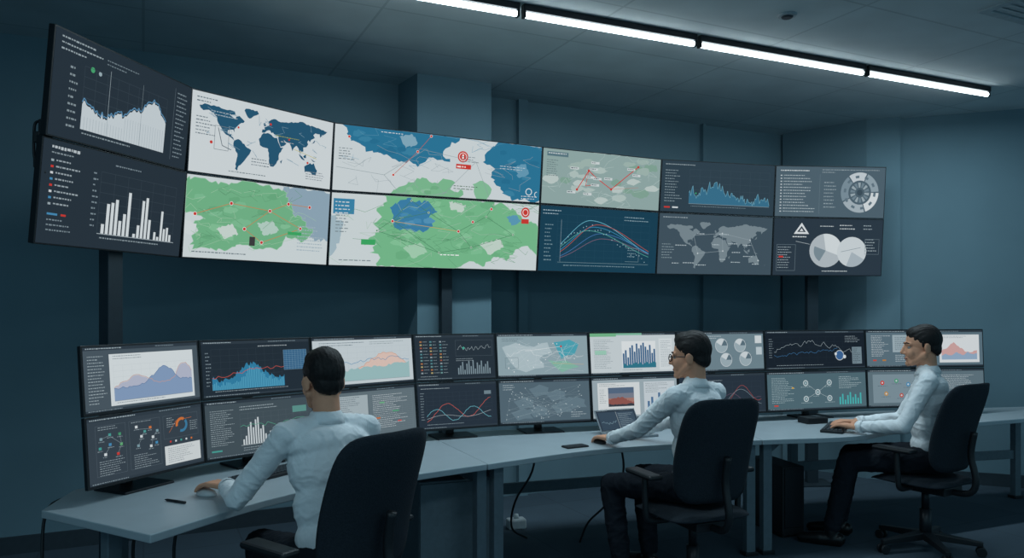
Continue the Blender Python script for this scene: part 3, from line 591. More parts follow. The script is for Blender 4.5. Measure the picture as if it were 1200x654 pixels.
def vwpt(px):
    for i in range(6):
        a = vbx[i]; b = vbx[i+1]
        if a <= px <= b:
            t = (px-a)/(b-a); P = VB[i].lerp(VB[i+1], t); d = (VB[i+1]-VB[i]); d.z = 0; d.normalize()
            return P, d
pl = ['leftmost dark steel post under the video wall, above the left desk monitors','middle dark steel post under the video wall in front of the wall column','rightmost dark steel post under the video wall near the corner column']
for k, (px, wd) in enumerate(((128,0.10),(520,0.085),(949,0.10))):
    P, d = vwpt(px); nb = Vector((-d.y,d.x,0)); base = Vector((P.x,P.y,0))+nb*0.185
    base.x = (px+2-600)/F*base.y
    ang = math.atan2(d.y,d.x)
    t = thing('support_post', base, pl[k], 'support post', 'posts carrying the video wall', ang)
    bm = B(); box(bm, (0,0,1.33), (wd,0.06,2.64)); obj('upright', bm, M['pole'], t, rel=False, bevel=0.004)
    bm = B(); box(bm, (0,0,0.0075), (0.34,0.26,0.015)); obj('foot_plate', bm, M['pole'], t, rel=False, bevel=0.003)
    for z in (2.05,2.5):
        bm = B(); box(bm, (0,-0.045,z), (0.5,0.03,0.06)); obj('cross_rail', bm, M['pole'], t, rel=False)
P = VS[0]
t = thing('mounting_bracket', P+Vector((-0.03,0.09,0)), 'black wall bracket with clamps at the left edge of the video wall', 'bracket')
bm = B(); box(bm, P+Vector((-0.035,0.07,-0.04)), (0.03,0.06,0.24)); obj('arm', bm, M['blackmetal'], t, bevel=0.004)
for dz in (0.0,-0.11):
    bm = B(); box(bm, P+Vector((-0.055,0.07,dz)), (0.03,0.07,0.05)); obj('clamp', bm, M['black'], t, bevel=0.004)
bm = B(); tube(bm, [P+Vector((-0.01,0.05,0.07)),P+Vector((-0.07,0.06,0.07)),P+Vector((-0.08,0.06,0.01)),P+Vector((-0.075,0.06,-0.1)),P+Vector((-0.03,0.06,-0.16))], 0.006)
obj('cable_loop', bm, M['black'], t, True)

# ---- desks
DZ = 0.74; DT = 0.032
F_ = [(-1.30,2.76),(-0.97,3.38),(-0.47,3.78),(-0.13,4.03),(0.45,4.43),(0.93,4.62),(1.56,4.78),(2.2,4.92),(2.75,5.27),(4.5,6.0)]
S1 = (-0.55,4.967); S2 = (1.5,5.71)
def smooth_edge(pts, n=5):
    pts = [Vector(p) for p in pts]; out = []
    for i in range(len(pts)-1):
        p0 = pts[max(i-1,0)]; p1 = pts[i]; p2 = pts[i+1]; p3 = pts[min(i+2,len(pts)-1)]
        for k in range(n):
            t = k/n; q = 0.5*((2*p1)+(p2-p0)*t+(2*p0-5*p1+4*p2-p3)*t*t+(3*p1-p0-3*p2+p3)*t**3); out.append((q.x,q.y))
    out.append(tuple(pts[-1])); return out
FE = smooth_edge(F_)
D1 = FE[0:16]+[S1,(-0.70,4.9),(-1.25,4.36),(-1.72,3.9),(-1.97,3.45),(-1.90,3.10)]
D2 = [(FE[15][0]+0.004,FE[15][1])]+FE[16:30]+[(FE[30][0]-0.004,FE[30][1]),(S2[0]-0.004,S2[1]),(1.1,5.53),(0.46,5.33),(-0.15,5.15),(S1[0]+0.004,S1[1])]
D3 = FE[30:]+[(4.3,6.42),(2.65,6.09),(1.82,5.86),S2]
def desk(poly, legs, beams, label):
    cx = sum(p[0] for p in poly)/len(poly); cy = sum(p[1] for p in poly)/len(poly)
    t = thing('desk', (cx,cy,0), label, 'desk', 'joined desks of the control row')
    bm = B(); prism(bm, poly, DZ-DT, DZ); obj('tabletop', bm, M['desk'], t, bevel=0.004)
    for (x,y,a) in legs:
        bm = B(); box(bm, (x,y,(DZ-DT)/2), (0.062,0.05,DZ-DT), rz(a)); l_ = obj('leg', bm, M['deskleg'], t, bevel=0.004)
        bm = B(); box(bm, (x,y,0.012), (0.09,0.075,0.024), rz(a)); f_ = obj('foot', bm, M['black'], t, bevel=0.004); f_.parent = l_
    for (a,b,z) in beams:
        a = Vector((a[0],a[1],z)); b = Vector((b[0],b[1],z)); d = b-a
        bm = B(); box(bm, (a+b)/2, (d.length-0.05,0.03,0.07), rz(math.atan2(d.y,d.x))); obj('crossbeam', bm, M['deskleg'], t, bevel=0.003)
desk(D1, [(-1.58,3.03,1.05),(-0.175,4.13,.64),(-0.62,4.80,.64),(-1.80,3.52,1.05)], [((-0.175,4.13),(-0.62,4.80),.66),((-1.58,3.03),(-1.80,3.52),.66)], 'grey desk at the left end of the row, where the nearest man rests his arm')
desk(D2, [(-0.085,4.165,.64),(1.50,4.86,.25),(1.44,5.60,.4),(-0.42,4.98,.4)], [((-0.42,4.98),(1.44,5.60),.36),((-0.085,4.165),(-0.42,4.98),.66),((1.50,4.86),(1.44,5.60),.66)], 'grey middle desk of the row, in front of the man wearing glasses')
desk(D3, [(1.615,4.89,.25),(2.13,5.83,.25),(4.25,6.0,.4),(4.15,6.33,.3)], [((2.13,5.83),(4.15,6.33),.36),((1.615,4.89),(2.13,5.83),.66)], 'grey desk at the right end of the row, beside the man in profile at right')

# ---- desk monitors
HLt = 1.40; HLb = 0.80
mtx = [93,232,363,483,580,689,792,895,1013,1152]; mbx = [103,241,370,490,585,694,796,899,1017,1155]
mZ = [3.19,3.77,4.22,4.72,4.95,5.14,5.36,5.60,5.84,6.0]
MT = []; MBt = []; MM = []
for i in range(10):
    zt = mZ[i]+0.025; zb = mZ[i]-0.025
    MT.append(Vector(((mtx[i]-600)/F*zt, zt, HLt))); MBt.append(Vector(((mbx[i]-600)/F*zb, zb, HLb))); MM.append(MT[-1].lerp(MBt[-1],0.5))
mlab = [('desk monitor with blue and pink area chart on white, top left end of the row','desk monitor with small coloured icons and orange ring, bottom left end of the row'),
('desk monitor with bright blue mountain chart and red line on black','desk monitor with white bar chart, below the blue mountain chart'),
('white desk monitor with pinkish mountain chart behind the nearest man\'s head','desk monitor with grey data tables and green cells behind the nearest man\'s shoulder'),
('desk monitor with grid of orange and teal tiles','desk monitor with red and cyan wavy lines on dark'),
('desk monitor with pale map and teal patch','desk monitor with web of grey nodes and links'),
('white desk monitor with green header and blue bar chart','pale desk monitor with a small landscape picture, behind the laptop'),
('grey desk monitor with pie circles beside the head of the man in glasses','dark desk monitor with red wave lines behind the man in glasses'),
('black desk monitor with jagged grey line and round blue gauge','teal grey desk monitor with linked ring diagram'),
('desk monitor with white panel and pink peak behind the head of the man at right','desk monitor with red, green and blue dots, behind the man at right')]
for i in range(9):
    panel('desk_monitor', MT[i],MT[i+1],MM[i+1],MM[i], MS[i][0], 0.011, 0.045, mlab[i][0], 'monitor', 'stacked desk monitors', 50+i, 0.014)
    panel('desk_monitor', MM[i],MM[i+1],MBt[i+1],MBt[i], MS[i][1], 0.011, 0.045, mlab[i][1], 'monitor', 'stacked desk monitors', 70+i, 0.014)
proto = thing('monitor_stand', (0,0,DZ), '', 'monitor stand', 'stands of the desk monitors')
bm = B(); box(bm, (0,-0.02,0.006), (0.27,0.20,0.012)); obj('base', bm, M['blackmetal'], proto, rel=False, bevel=0.005)
bm = B(); box(bm, (0,0.035,0.29), (0.05,0.028,0.56)); obj('pole', bm, M['blackmetal'], proto, rel=False, bevel=0.004)
for z in (0.21,0.51):
    bm = B(); box(bm, (0,0.005,z), (0.10,0.05,0.08)); obj('arm', bm, M['black'], proto, rel=False, bevel=0.004)
slab = ['black monitor stand at the left end of the desk row','black monitor stand under the white bar chart monitor','black monitor stand hidden behind the nearest man','black monitor stand under the red and cyan wave monitor','black monitor stand under the grey node web monitor','black monitor stand under the pale monitor behind the laptop','black monitor stand hidden behind the man in glasses','black monitor stand under the linked ring diagram monitor','black monitor stand hidden behind the man at right']
for i in range(9):
    o = proto if i == 0 else copy_tree(proto)
    a = (MM[i]+MM[i+1])/2; d = MBt[i+1]-MBt[i]; d.z = 0; d.normalize(); nb = Vector((-d.y,d.x,0))
    o.location = (a.x+nb.x*0.10, a.y+nb.y*0.10, DZ); o.rotation_euler = (0,0,math.atan2(d.y,d.x)); o['label'] = slab[i]

# ------------------------------------------------------------------ office chairs
def make_chair():
    t = thing('office_chair', (0,0,0), '', 'chair', 'black office chairs')
    for k in range(5):
        a = 2*math.pi*k/5+0.3; d = Vector((math.cos(a),math.sin(a),0))
        bm = B()
        p = [d*0.03+Vector((0,0,0.10)), d*0.32+Vector((0,0,0.075))]
        s = Vector((-d.y,d.x,0)); vs_ = []
        for q,wd,hh in ((p[0],0.032,0.024),(p[1],0.017,0.014)):
            for sx,sz in ((-1,-1),(1,-1),(1,1),(-1,1)): vs_.append(bm.verts.new(q+s*wd*sx+Vector((0,0,hh*sz))))
        bm.faces.new(vs_[0:4]); bm.faces.new(vs_[4:8])
        for i in range(4): bm.faces.new((vs_[i],vs_[(i+1)%4],vs_[4+(i+1)%4],vs_[4+i]))
        lg = obj('base_leg', bm, M['black'], t, rel=False, bevel=0.005)
        bm = B(); e = d*0.31
        for o in (-1,1): cyl(bm, e+s*o*0.012+Vector((0,0,0.03)), e+s*o*0.028+Vector((0,0,0.03)), 0.03, seg=18)
        cyl(bm, e+Vector((0,0,0.03)), e+Vector((0,0,0.075)), 0.009); cyl(bm, e-s*0.02+Vector((0,0,0.03)), e+s*0.02+Vector((0,0,0.03)), 0.007); obj('caster', bm, M['black'], lg, rel=False, bevel=0.003)
    bm = B(); cyl(bm, (0,0,0.075), (0,0,0.27), 0.036, seg=20); cyl(bm, (0,0,0.26), (0,0,0.41), 0.024, seg=20); obj('gas_column', bm, M['blackmetal'], t, True, rel=False)
    bm = B(); box(bm, (0,-0.03,0.415), (0.20,0.30,0.05)); obj('tilt_mechanism', bm, M['black'], t, rel=False, bevel=0.006)
    bm = B(); cyl(bm, (0.09,0.05,0.41), (0.25,0.05,0.40), 0.007); obj('lever', bm, M['black'], t, True, rel=False)
    bm = B(); bmesh.ops.create_grid(bm, x_segments=14, y_segments=14, size=1.0)
    ext = bmesh.ops.extrude_face_region(bm, geom=list(bm.faces)); nv = [v for v in ext['geom'] if isinstance(v, bmesh.types.BMVert)]
    sn = set(nv)
    for v in bm.verts:
        a, b = v.co.x, v.co.y; r = (abs(a)**5+abs(b)**5)**0.2; m_ = max(abs(a),abs(b)); k = (m_/r if r > 1e-6 else 1)
        edge = m_**6; x = a*k*0.255; y = b*k*0.245+0.02
        if v in sn: z = 0.497-0.030*edge-0.010*math.cos(a*1.5)*(1-b*b)*0.5 - (0.025*max(0,b)**3)
        else: z = 0.437+0.02*edge
        v.co = (x,y,z)
    o = obj('seat', bm, M['fabric'], t, True, rel=False)
    sd = o.modifiers.new('sub','SUBSURF'); sd.levels = 1; sd.render_levels = 1
    def back(bm, zc0, zc1, hw, th):
        NU, NV = 16, 18; g = {}
        for side in (0,1):
            for i in range(NU+1):
                for j in range(NV+1):
                    a = -1+2*i/NU; b = -1+2*j/NV
                    r = (abs(a)**6+abs(b)**6)**(1/6); m_ = max(abs(a),abs(b)); k = m_/r if r > 1e-6 else 1
                    wd = hw*(1.0-0.08*max(0,-b)**2-0.05*max(0,b)**2)
                    x = a*k*wd; z = zc0+(zc1-zc0)*(b*k+1)/2; tt = (z-0.5)/0.6
                    y = -0.215-0.09*tt+0.050*(x/hw)**2+0.034*math.cos((tt-0.3)*3.4)
                    e = m_**5; y += (1 if side else -1)*(th*(1-0.75*e))
                    g[(side,i,j)] = bm.verts.new((x,y,z))
        for i in range(NU):
            for j in range(NV):
                bm.faces.new([g[(0,i,j)],g[(0,i+1,j)],g[(0,i+1,j+1)],g[(0,i,j+1)]]); bm.faces.new([g[(1,i,j)],g[(1,i,j+1)],g[(1,i+1,j+1)],g[(1,i+1,j)]])
        for i in range(NU):
            for j in (0,NV): bm.faces.new([g[(0,i,j)],g[(0,i+1,j)],g[(1,i+1,j)],g[(1,i,j)]])
        for j in range(NV):
            for i in (0,NU): bm.faces.new([g[(0,i,j)],g[(0,i,j+1)],g[(1,i,j+1)],g[(1,i,j)]])
    bm = B(); back(bm, 0.545, 1.10, 0.236, 0.028); obj('backrest', bm, M['fabric'], t, True, rel=False)
    bm = B(); tube(bm, [(0,-0.12,0.41),(0,-0.27,0.42),(0,-0.315,0.50),(0,-0.285,0.66),(0,-0.305,0.80)], 0.02, 10); obj('back_support', bm, M['black'], t, True, rel=False)
    for s in (-1,1):
        bm = B(); tube(bm, [(s*0.16,0.0,0.425),(s*0.27,0.0,0.43),(s*0.295,0.0,0.48),(s*0.295,0.01,0.665)], 0.017, 10)
        p = obj('arm_post', bm, M['black'], t, True, rel=False)
        bm = B(); box(bm, (s*0.292,0.03,0.674), (0.085,0.26,0.028)); obj('arm_pad', bm, M['black'], p, rel=False, bevel=0.012)
    return t
chair = make_chair()
clab = ['black office chair at left, nearest to the camera, turned away to the left','black office chair of the man in glasses, in the middle of the row','black office chair at right with its wheeled star base in view']
CH = [((-0.69,3.03),(-0.80,0.60)),((0.985,4.18),(-0.36,0.93)),((2.665,4.95),(-0.52,0.86))]
for i, ((x,y),(hx,hy)) in enumerate(CH):
    o = chair if i == 0 else copy_tree(chair)
    o.location = (x,y,0); o.rotation_euler = (0,0,math.atan2(hy,hx)-math.pi/2); o['label'] = clab[i]

# ------------------------------------------------------------------ people
def remesh(bm, voxel, it, amp=0.0, fr=(9,9,22), seed=0.0, fold=False):
    me = bpy.data.meshes.new('tmp'); bm.to_mesh(me); bm.free()
    o = bpy.data.objects.new('tmp', me); COL.objects.link(o)
    r = o.modifiers.new('r','REMESH'); r.mode = 'VOXEL'; r.voxel_size = voxel
    s = o.modifiers.new('s','SMOOTH'); s.factor = 0.5; s.iterations = it
    bpy.context.view_layer.update()
    dg = bpy.context.evaluated_depsgraph_get()
    out = bpy.data.meshes.new_from_object(o.evaluated_get(dg))
    bpy.data.objects.remove(o); bpy.data.meshes.remove(me)
    if amp:
        no = [v.normal.copy() for v in out.vertices]
        for v, n in zip(out.vertices, no):
            p = v.co
            q = Vector((p.x*fr[0]+seed, p.y*fr[1], p.z*fr[2]))
            if fold:
                wv = noise.noise_vector(q*0.45)*0.9
                k1 = noise.noise(q+wv); k2 = noise.noise(q*1.9+wv*1.5+Vector((5,3,1)))
                k = 0.7*math.exp(-(k1/0.10)**2)+0.45*math.exp(-(k2/0.12)**2)-0.30+0.35*noise.noise(q*0.5)
            else: k = noise.noise(q)+0.5*noise.noise(q*2.1)
            v.co = p+n*amp*k
    return out
def ik(a, c, l1, l2, pole):
    d = c-a; L = min(d.length, (l1+l2)*0.995); u = d.normalized()
    x = (l1*l1-l2*l2+L*L)/(2*L); h = math.sqrt(max(0,l1*l1-x*x))
    p = pole-u*pole.dot(u); p.normalize()
    return a+u*x+p*h, a+u*L
def hand(bm, wrist, d, side, s=1.0, curl=0.35, drop=0.0):
    d = d.normalized(); side = (side-d*side.dot(d)).normalized(); nrm = d.cross(side)
    if nrm.z < 0: nrm = -nrm
    offs = [0.030,0.010,-0.010,-0.029]; lens = [0.92,1.0,0.94,0.76]
    for o, f in zip(offs, lens):
        kn = wrist+d*(0.088*s*(0.95+0.05*f))+side*o*s+nrm*0.006*s
        cap(bm, wrist+side*o*0.55*s, kn, 0.0145*s, 0.0115*s, 10)
        p = kn; ang = 0.12+drop
        for L, r0, r1 in ((0.044,0.0105,0.0095),(0.027,0.0095,0.0085),(0.021,0.0085,0.0072)):
            q = p+(d*math.cos(ang)-nrm*math.sin(ang)+side*o*2.2)*L*f*s
            cap(bm, p, q, r0*s, r1*s, 10); p = q; ang += curl
    t0 = wrist+d*0.022*s+side*0.024*s; t1 = t0+(d*0.55+side*0.75-nrm*0.25)*0.040*s; t2 = t1+(d*0.85+side*0.35-nrm*0.2)*0.034*s; t3 = t2+(d*0.95+side*0.1-nrm*0.25)*0.024*s
    cap(bm, t0,t1,0.016*s,0.0125*s,10); cap(bm,t1,t2,0.0125*s,0.0105*s,10); cap(bm,t2,t3,0.0105*s,0.0085*s,10)

def person(label, pel, hd, lean, look, pitch, hL, hR, aL, aR, s=1.05, hs=1.08, glasses=False, seed=0, twist=0.0, crop=0.0, hdirL=None):
    up = Vector((0,0,1)); h = Vector((hd[0],hd[1],0)).normalized(); left = Vector((-h.y,h.x,0))
    pel = Vector(pel); spine = (up*math.cos(lean)+h*math.sin(lean))
    R0 = Matrix((-left, h, up)).transposed()
    tw = Matrix.Rotation(twist,3,'Z'); lt = tw@left; fw2 = lt.cross(spine)
    if fw2.dot(h) < 0: fw2 = -fw2
    Rt = Matrix((-lt, fw2, spine)).transposed()
    neck = pel+spine*0.495*s; shL = pel+spine*0.447*s+lt*0.168*s; shR = pel+spine*0.447*s-lt*0.168*s
    lk = Vector((look[0],look[1],0)).normalized(); rt = Vector((lk.y,-lk.x,0))
    f3 = lk*math.cos(pitch)-up*math.sin(pitch); u3 = up*math.cos(pitch)+lk*math.sin(pitch)
    Rh = Matrix((rt,f3,u3)).transposed()
    hc = neck+up*0.148*s+h*0.032*s
    def H(x,y,z): return hc+Rh@(Vector((x,y,z))*hs)
    wL = Vector(hL); wR = Vector(hR)
    eL, wL = ik(shL, wL, 0.305*s, 0.275*s, left*0.55-up*0.75-h*0.2); eR, wR = ik(shR, wR, 0.305*s, 0.275*s, -left*0.35-up*0.85-h*0.2)
    hipL = pel+left*0.092*s-up*0.02; hipR = pel-left*0.092*s-up*0.02
    kL, aL = ik(hipL, Vector(aL), 0.46*s, 0.43*s, up*0.8+h*0.7); kR, aR = ik(hipR, Vector(aR), 0.46*s, 0.43*s, up*0.8+h*0.7)
    root = thing('person', (pel.x,pel.y,0), label, 'person')
    def add(name, me, m, parent=root):
        L = root.location
        me.transform(Matrix.Translation(-L)); return link(name, me, m, parent, True)
    bm = B()
    ell(bm, H(0,-0.012,0.036), [x*hs for x in (0.074,0.094,0.083)], Rh); ell(bm, H(0,0.018,-0.028), [x*hs for x in (0.060,0.072,0.080)], Rh)
    ell(bm, H(0,0.046,-0.078), [x*hs for x in (0.042,0.038,0.030)], Rh); sph(bm, H(0,0.073,-0.096), 0.017*hs)
    for sx in (-1,1):
        cap(bm, H(sx*0.056,-0.002,-0.045), H(sx*0.022,0.058,-0.092), 0.020*hs, 0.018*hs)
        ell(bm, H(sx*0.034,0.060,-0.034), [x*hs for x in (0.024,0.024,0.030)], Rh)
        cap(bm, H(sx*0.012,0.080,0.019), H(sx*0.042,0.067,0.017), 0.012*hs, 0.011*hs, 10)
        Re = Rh @ Matrix.Rotation(-sx*0.45,3,'Z') @ Matrix.Rotation(-0.18,3,'X')
        ell(bm, H(sx*0.0785,-0.016,-0.008), [x*hs for x in (0.0085,0.020,0.030)], Re, 14); sph(bm, H(sx*0.074,-0.008,-0.034), 0.008*hs, 10)
        sph(bm, H(sx*0.011,0.091,-0.036), 0.0085*hs, 10)
    cap(bm, H(0,0.084,0.012), H(0,0.104,-0.031), 0.0085*hs, 0.0115*hs, 12)
    ell(bm, H(0,0.076,-0.064), [x*hs for x in (0.024,0.014,0.020)], Rh)
    cap(bm, H(0,-0.024,-0.03), pel+spine*0.44*s, 0.050*hs, 0.056*s, 20)
    ell(bm, pel, (0.15*s,0.11*s,0.10*s), R0); ell(bm, pel+spine*0.17*s, (0.120*s,0.085*s,0.15*s), Rt); ell(bm, pel+spine*0.34*s, (0.135*s,0.092*s,0.14*s), Rt)
    cap(bm, shL, shR, 0.040*s, 0.040*s)
    for sh,e,w_ in ((shL,eL,wL),(shR,eR,wR)): cap(bm, sh, e, 0.038*s, 0.032*s); cap(bm, e, w_, 0.032*s, 0.025*s)
    for hp,k,a in ((hipL,kL,aL),(hipR,kR,aR)): cap(bm, hp, k, 0.070*s, 0.050*s); cap(bm, k, a, 0.048*s, 0.034*s); cap(bm, Vector((a.x,a.y,0.06)), Vector((a.x,a.y,0.045))+h*0.13, 0.03, 0.026)
    dL = (wL-eL); dL.z *= 0.25; dR = (wR-eR); dR.z *= 0.25
    if hdirL is not None: dL = Vector(hdirL)
    hand(bm, wL, dL, -left if hdirL is None else Vector((dL.y,-dL.x,0)), s, 0.36, 0.10); hand(bm, wR, dR, left, s, 0.36, 0.10)
    add('body', remesh(bm, 0.0042, 4), M['skin'])
    # shirt
    bm = B()
    ell(bm, pel+spine*0.06*s, (0.160*s,0.116*s,0.10*s), Rt); ell(bm, pel+spine*0.17*s, (0.157*s,0.112*s,0.15*s), Rt); ell(bm, pel+spine*0.32*s, (0.168*s,0.114*s,0.15*s), Rt)
    ell(bm, pel+spine*0.40*s-fw2*0.010, (0.172*s,0.098*s,0.080*s), Rt)
    cap(bm, shL, shR, 0.055*s, 0.055*s, 18)
    for sh in (shL,shR): cap(bm, neck-spine*0.014*s, sh+spine*0.004*s, 0.046*s, 0.050*s, 16)
    for sh,e,w_ in ((shL,eL,wL),(shR,eR,wR)):
        cap(bm, sh, e, 0.054*s, 0.043*s, 18); m_ = e.lerp(w_,0.55); cap(bm, e, m_, 0.043*s, 0.038*s, 18); c_ = e.lerp(w_,0.93); cap(bm, m_, c_, 0.038*s, 0.033*s, 18)
    nd = (H(0,-0.022,-0.05)-neck).normalized()
    cap(bm, neck-nd*0.03*s, neck+nd*0.010*s, 0.070*s, 0.060*s, 20)
    shirt = add('shirt', remesh(bm, 0.0055, 8, 0.0046, (9,9,11), seed, True), M['shirt'])
    def reparent(o, p): o.parent = p; return o
    def band(p, q, r0, r1, th, name, parent, m, open_=None):
        d = (q-p).normalized(); a = d.orthogonal().normalized() if open_ is None else (open_-d*open_.dot(d)).normalized(); b = d.cross(a); bm = B(); n = 32; rg = []
        prof = ((0,r0),(1,r1),(1,r1-th),(0,r0-th)) if open_ is None else ((0,r0),(0.45,(r0+r1)/2+0.002),(0.85,r1+0.002),(1,r1-0.003),(0.95,r1-th-0.004),(0,r0-th-0.012))
        for t,r in prof:
            ring = []
            for k in range(n):
                an = 2*math.pi*k/n; dip = 0
                if open_ is not None:
                    f = math.exp(-((an if an < math.pi else 2*math.pi-an)/0.55)**2); dip = (0.026 if t > .5 else 0.010)*f
                ring.append(bm.verts.new(p.lerp(q,t)-d*dip+(a*math.cos(an)+b*math.sin(an))*r))
            rg.append(ring)
        for i in range(len(rg)):
            for k in range(n): bm.faces.new((rg[i][k],rg[i][(k+1)%n],rg[(i+1)%len(rg)][(k+1)%n],rg[(i+1)%len(rg)][k]))
        return reparent(obj(name, bm, m, root, True), parent)
    band(neck-nd*0.014*s, neck+nd*0.034*s, 0.075*s, 0.0595*s, 0.004, 'collar', shirt, M['shirt'], h)
    for e,w_ in ((eL,wL),(eR,wR)): band(e.lerp(w_,0.84), e.lerp(w_,0.965), 0.0385*s, 0.0350*s, 0.003, 'cuff', shirt, M['shirt'])
    # trousers, shoes
    bm = B()
    ell(bm, pel-up*0.01, (0.172*s,0.128*s,0.102*s), R0)
    for hp,k,a in ((hipL,kL,aL),(hipR,kR,aR)):
        cap(bm, hp, k, 0.084*s, 0.062*s, 18); m_ = k.lerp(a,0.45); cap(bm, k, m_, 0.062*s, 0.060*s, 18); cap(bm, m_, k.lerp(a,0.94), 0.060*s, 0.050*s, 18)
    add('trousers', remesh(bm, 0.008, 8, 0.006, (10,10,10), seed+5, True), M['trousers'])
    for a in (aL,aR):
        bm = B(); b0 = Vector((a.x,a.y,0))
        cap(bm, b0-h*0.045+up*0.046, b0+h*0.07+up*0.042, 0.042, 0.043, 16); cap(bm, b0+h*0.07+up*0.042, b0+h*0.185+up*0.033, 0.045, 0.032, 16); cap(bm, b0+up*0.05, b0+up*0.10, 0.042, 0.043, 16)
        me = remesh(bm, 0.006, 4)
        for v in me.vertices:
            if v.co.z < 0.008: v.co.z = 0.002
        add('shoe', me, M['shoe'])
    # hair
    bm = B()
    PC = Vector((0,0.080,0.060)); PN = Vector((0,-0.60,0.80))
    def hel(c, r):
        b2 = B(); ell(b2, Vector(c), r, None, 40)
        bmesh.ops.bisect_plane(b2, geom=list(b2.verts)+list(b2.edges)+list(b2.faces), plane_co=PC, plane_no=PN, clear_inner=True)
        ed = [e for e in b2.edges if e.is_boundary]
        if ed: bmesh.ops.holes_fill(b2, edges=ed, sides=0)
        me = bpy.data.meshes.new('t'); b2.to_mesh(me); b2.free(); bm.from_mesh(me); bpy.data.meshes.remove(me)
    g = 1.0-crop
    hel((0,-0.013,0.039),(0.0770+0.0015*g,0.0970+0.0015*g,0.0875+0.004*g)); hel((0,-0.044,-0.008),(0.065,0.060,0.068)); hel((0,0.014,0.075+0.006*g),(0.062,0.067,0.046+0.004*g)); hel((0,-0.02,0.052),(0.0745+0.001*g,0.0875,0.081+0.004*g))
    for v in bm.verts: v.co = H(*v.co)
    me = remesh(bm, 0.0034, 5)
    inv = Rh.transposed()
    no = [v.normal.copy() for v in me.vertices]
    for v, n in zip(me.vertices, no):        # long combed locks front to back, thinning out towards the hairline
        q = inv@(v.co-hc)/hs
        k = noise.noise(Vector((q.x*110+seed, q.y*16, q.z*22)))+0.5*noise.noise(Vector((q.x*40, q.y*12+seed, q.z*18)))+0.35*noise.noise(Vector((q.x*260, q.y*40+seed, q.z*60)))
        dpl = (q-PC).dot(PN)+0.009*noise.noise(Vector((q.x*120, q.y*60+seed, q.z*60)))
        fade = max(0.0, 1-dpl/0.024)
        v.co = v.co+n*hs*(0.0025*k-0.0054*fade)
    add('hair', me, M['hair'])
    for sx in (-1,1):
        bm = B(); cap(bm, H(sx*0.0680,0.004,0.030), H(sx*0.0665,0.004,0.004), 0.010*hs, 0.006*hs, 10); add('sideburn', remesh(bm, 0.004, 2), M['hair'])
        bm = B(); sph(bm, H(sx*0.031,0.0675,-0.003), 0.0110*hs, 14); ey = obj('eye', bm, M['eye'], root, True)
        bm = B(); sph(bm, H(sx*0.031,0.0742,-0.003), 0.0054*hs, 12); reparent(obj('iris', bm, M['iris'], root, True), ey)
        bm = B(); tube(bm, [H(sx*0.014,0.0905,0.021), H(sx*0.032,0.0855,0.026), H(sx*0.048,0.071,0.021)], 0.0032*hs, 8); obj('eyebrow', bm, M['hair'], root, True)
    bm = B(); tube(bm, [H(-0.021,0.083,-0.066),H(0,0.0895,-0.0655),H(0.021,0.083,-0.066)], 0.0042*hs, 8); obj('lips', bm, M['lip'], root, True)
    if glasses:
        bm = B()
        for sx in (-1,1):
            pts = [H(sx*0.034+0.024*math.cos(a)*1.05, 0.095, -0.004+0.018*math.sin(a)) for a in [2*math.pi*k/12 for k in range(13)]]
            tube(bm, pts, 0.0026*hs, 6); tube(bm, [H(sx*0.058,0.094,0.002),H(sx*0.074,0.05,0.004),H(sx*0.079,-0.005,0.002),H(sx*0.078,-0.02,-0.012)], 0.0024*hs, 6)
        tube(bm, [H(-0.010,0.096,0.0),H(0,0.101,0.003),H(0.010,0.096,0.0)], 0.0026*hs, 6)
        g = obj('glasses', bm, M['black'], root, True); g['label'] = 'black framed glasses'
    return wL, dL.normalized()

HZD = DZ+0.045
p1 = person('dark-haired man in white shirt at left, back turned, one hand on a white mouse',
  (-0.69,3.05,0.595), (-0.60,0.80), 0.23, (-0.62,0.78), 0.06, (-1.225,3.30,HZD+0.008), (-0.84,3.56,HZD), (-1.03,3.22,0.10), (-0.76,3.45,0.10), 1.05, 1.04, False, 1.0, 0.0, 0.0, (-0.86,0.45,-0.04))
p2 = person('man in glasses and white shirt in the middle, arm stretched out on the desk',
  (1.03,4.21,0.605), (-0.62,0.78), 0.06, (-0.88,0.47), 0.03, (0.585,4.56,HZD), (0.80,4.80,HZD), (0.62,4.33,0.10), (0.82,4.58,0.10), 1.065, 1.08, True, 4.0, 0.0, 0.0)
p3 = person('man in white shirt at right, seen in profile, both hands at a keyboard',
  (2.72,4.97,0.615), (-0.88,0.47), 0.05, (-0.95,0.30), 0.03, (2.25,5.02,HZD), (2.35,5.24,HZD), (2.10,5.05,0.10), (2.26,5.30,0.10), 1.08, 1.12, False, 8.0, 0.0, 1.0)

# ------------------------------------------------------------------ small things on the desks
def mouse(loc, rot, m, label):
    t = thing('computer_mouse', loc, label, 'mouse', None, rot)
    bm = B(); ell(bm, (0,0,0.004), (0.031,0.055,0.026))
    for v in bm.verts:
        if v.co.z < 0: v.co.z = 0
    obj('shell', bm, m, t, True, rel=False)
    bm = B(); cyl(bm, (-0.004,0.028,0.024), (0.004,0.028,0.024), 0.007, seg=12); obj('scroll_wheel', bm, M['black'], t, True, rel=False)
q = p1[0]+p1[1]*0.125
mouse((q.x,q.y,DZ), math.atan2(p1[1].y,p1[1].x)-math.pi/2, M['white'], 'white computer mouse under the nearest man\'s hand')
q = p2[0]+p2[1]*0.12
mouse((q.x,q.y,DZ), math.atan2(p2[1].y,p2[1].x)-math.pi/2, M['black'], 'dark computer mouse under the hand of the man in glasses')
mouse((2.42,5.08,DZ), 0.9, M['black'], 'black computer mouse on the right desk near the keyboard')
def at_desk(px, py, z=DZ):
    y = F*(CAMZ-z)/(py-HZ); return Vector(((px-600)/F*y, y, z))
p = at_desk(206,589); t = thing('pen', p, 'black pen lying on the left desk near its front edge', 'pen', None, 2.7)
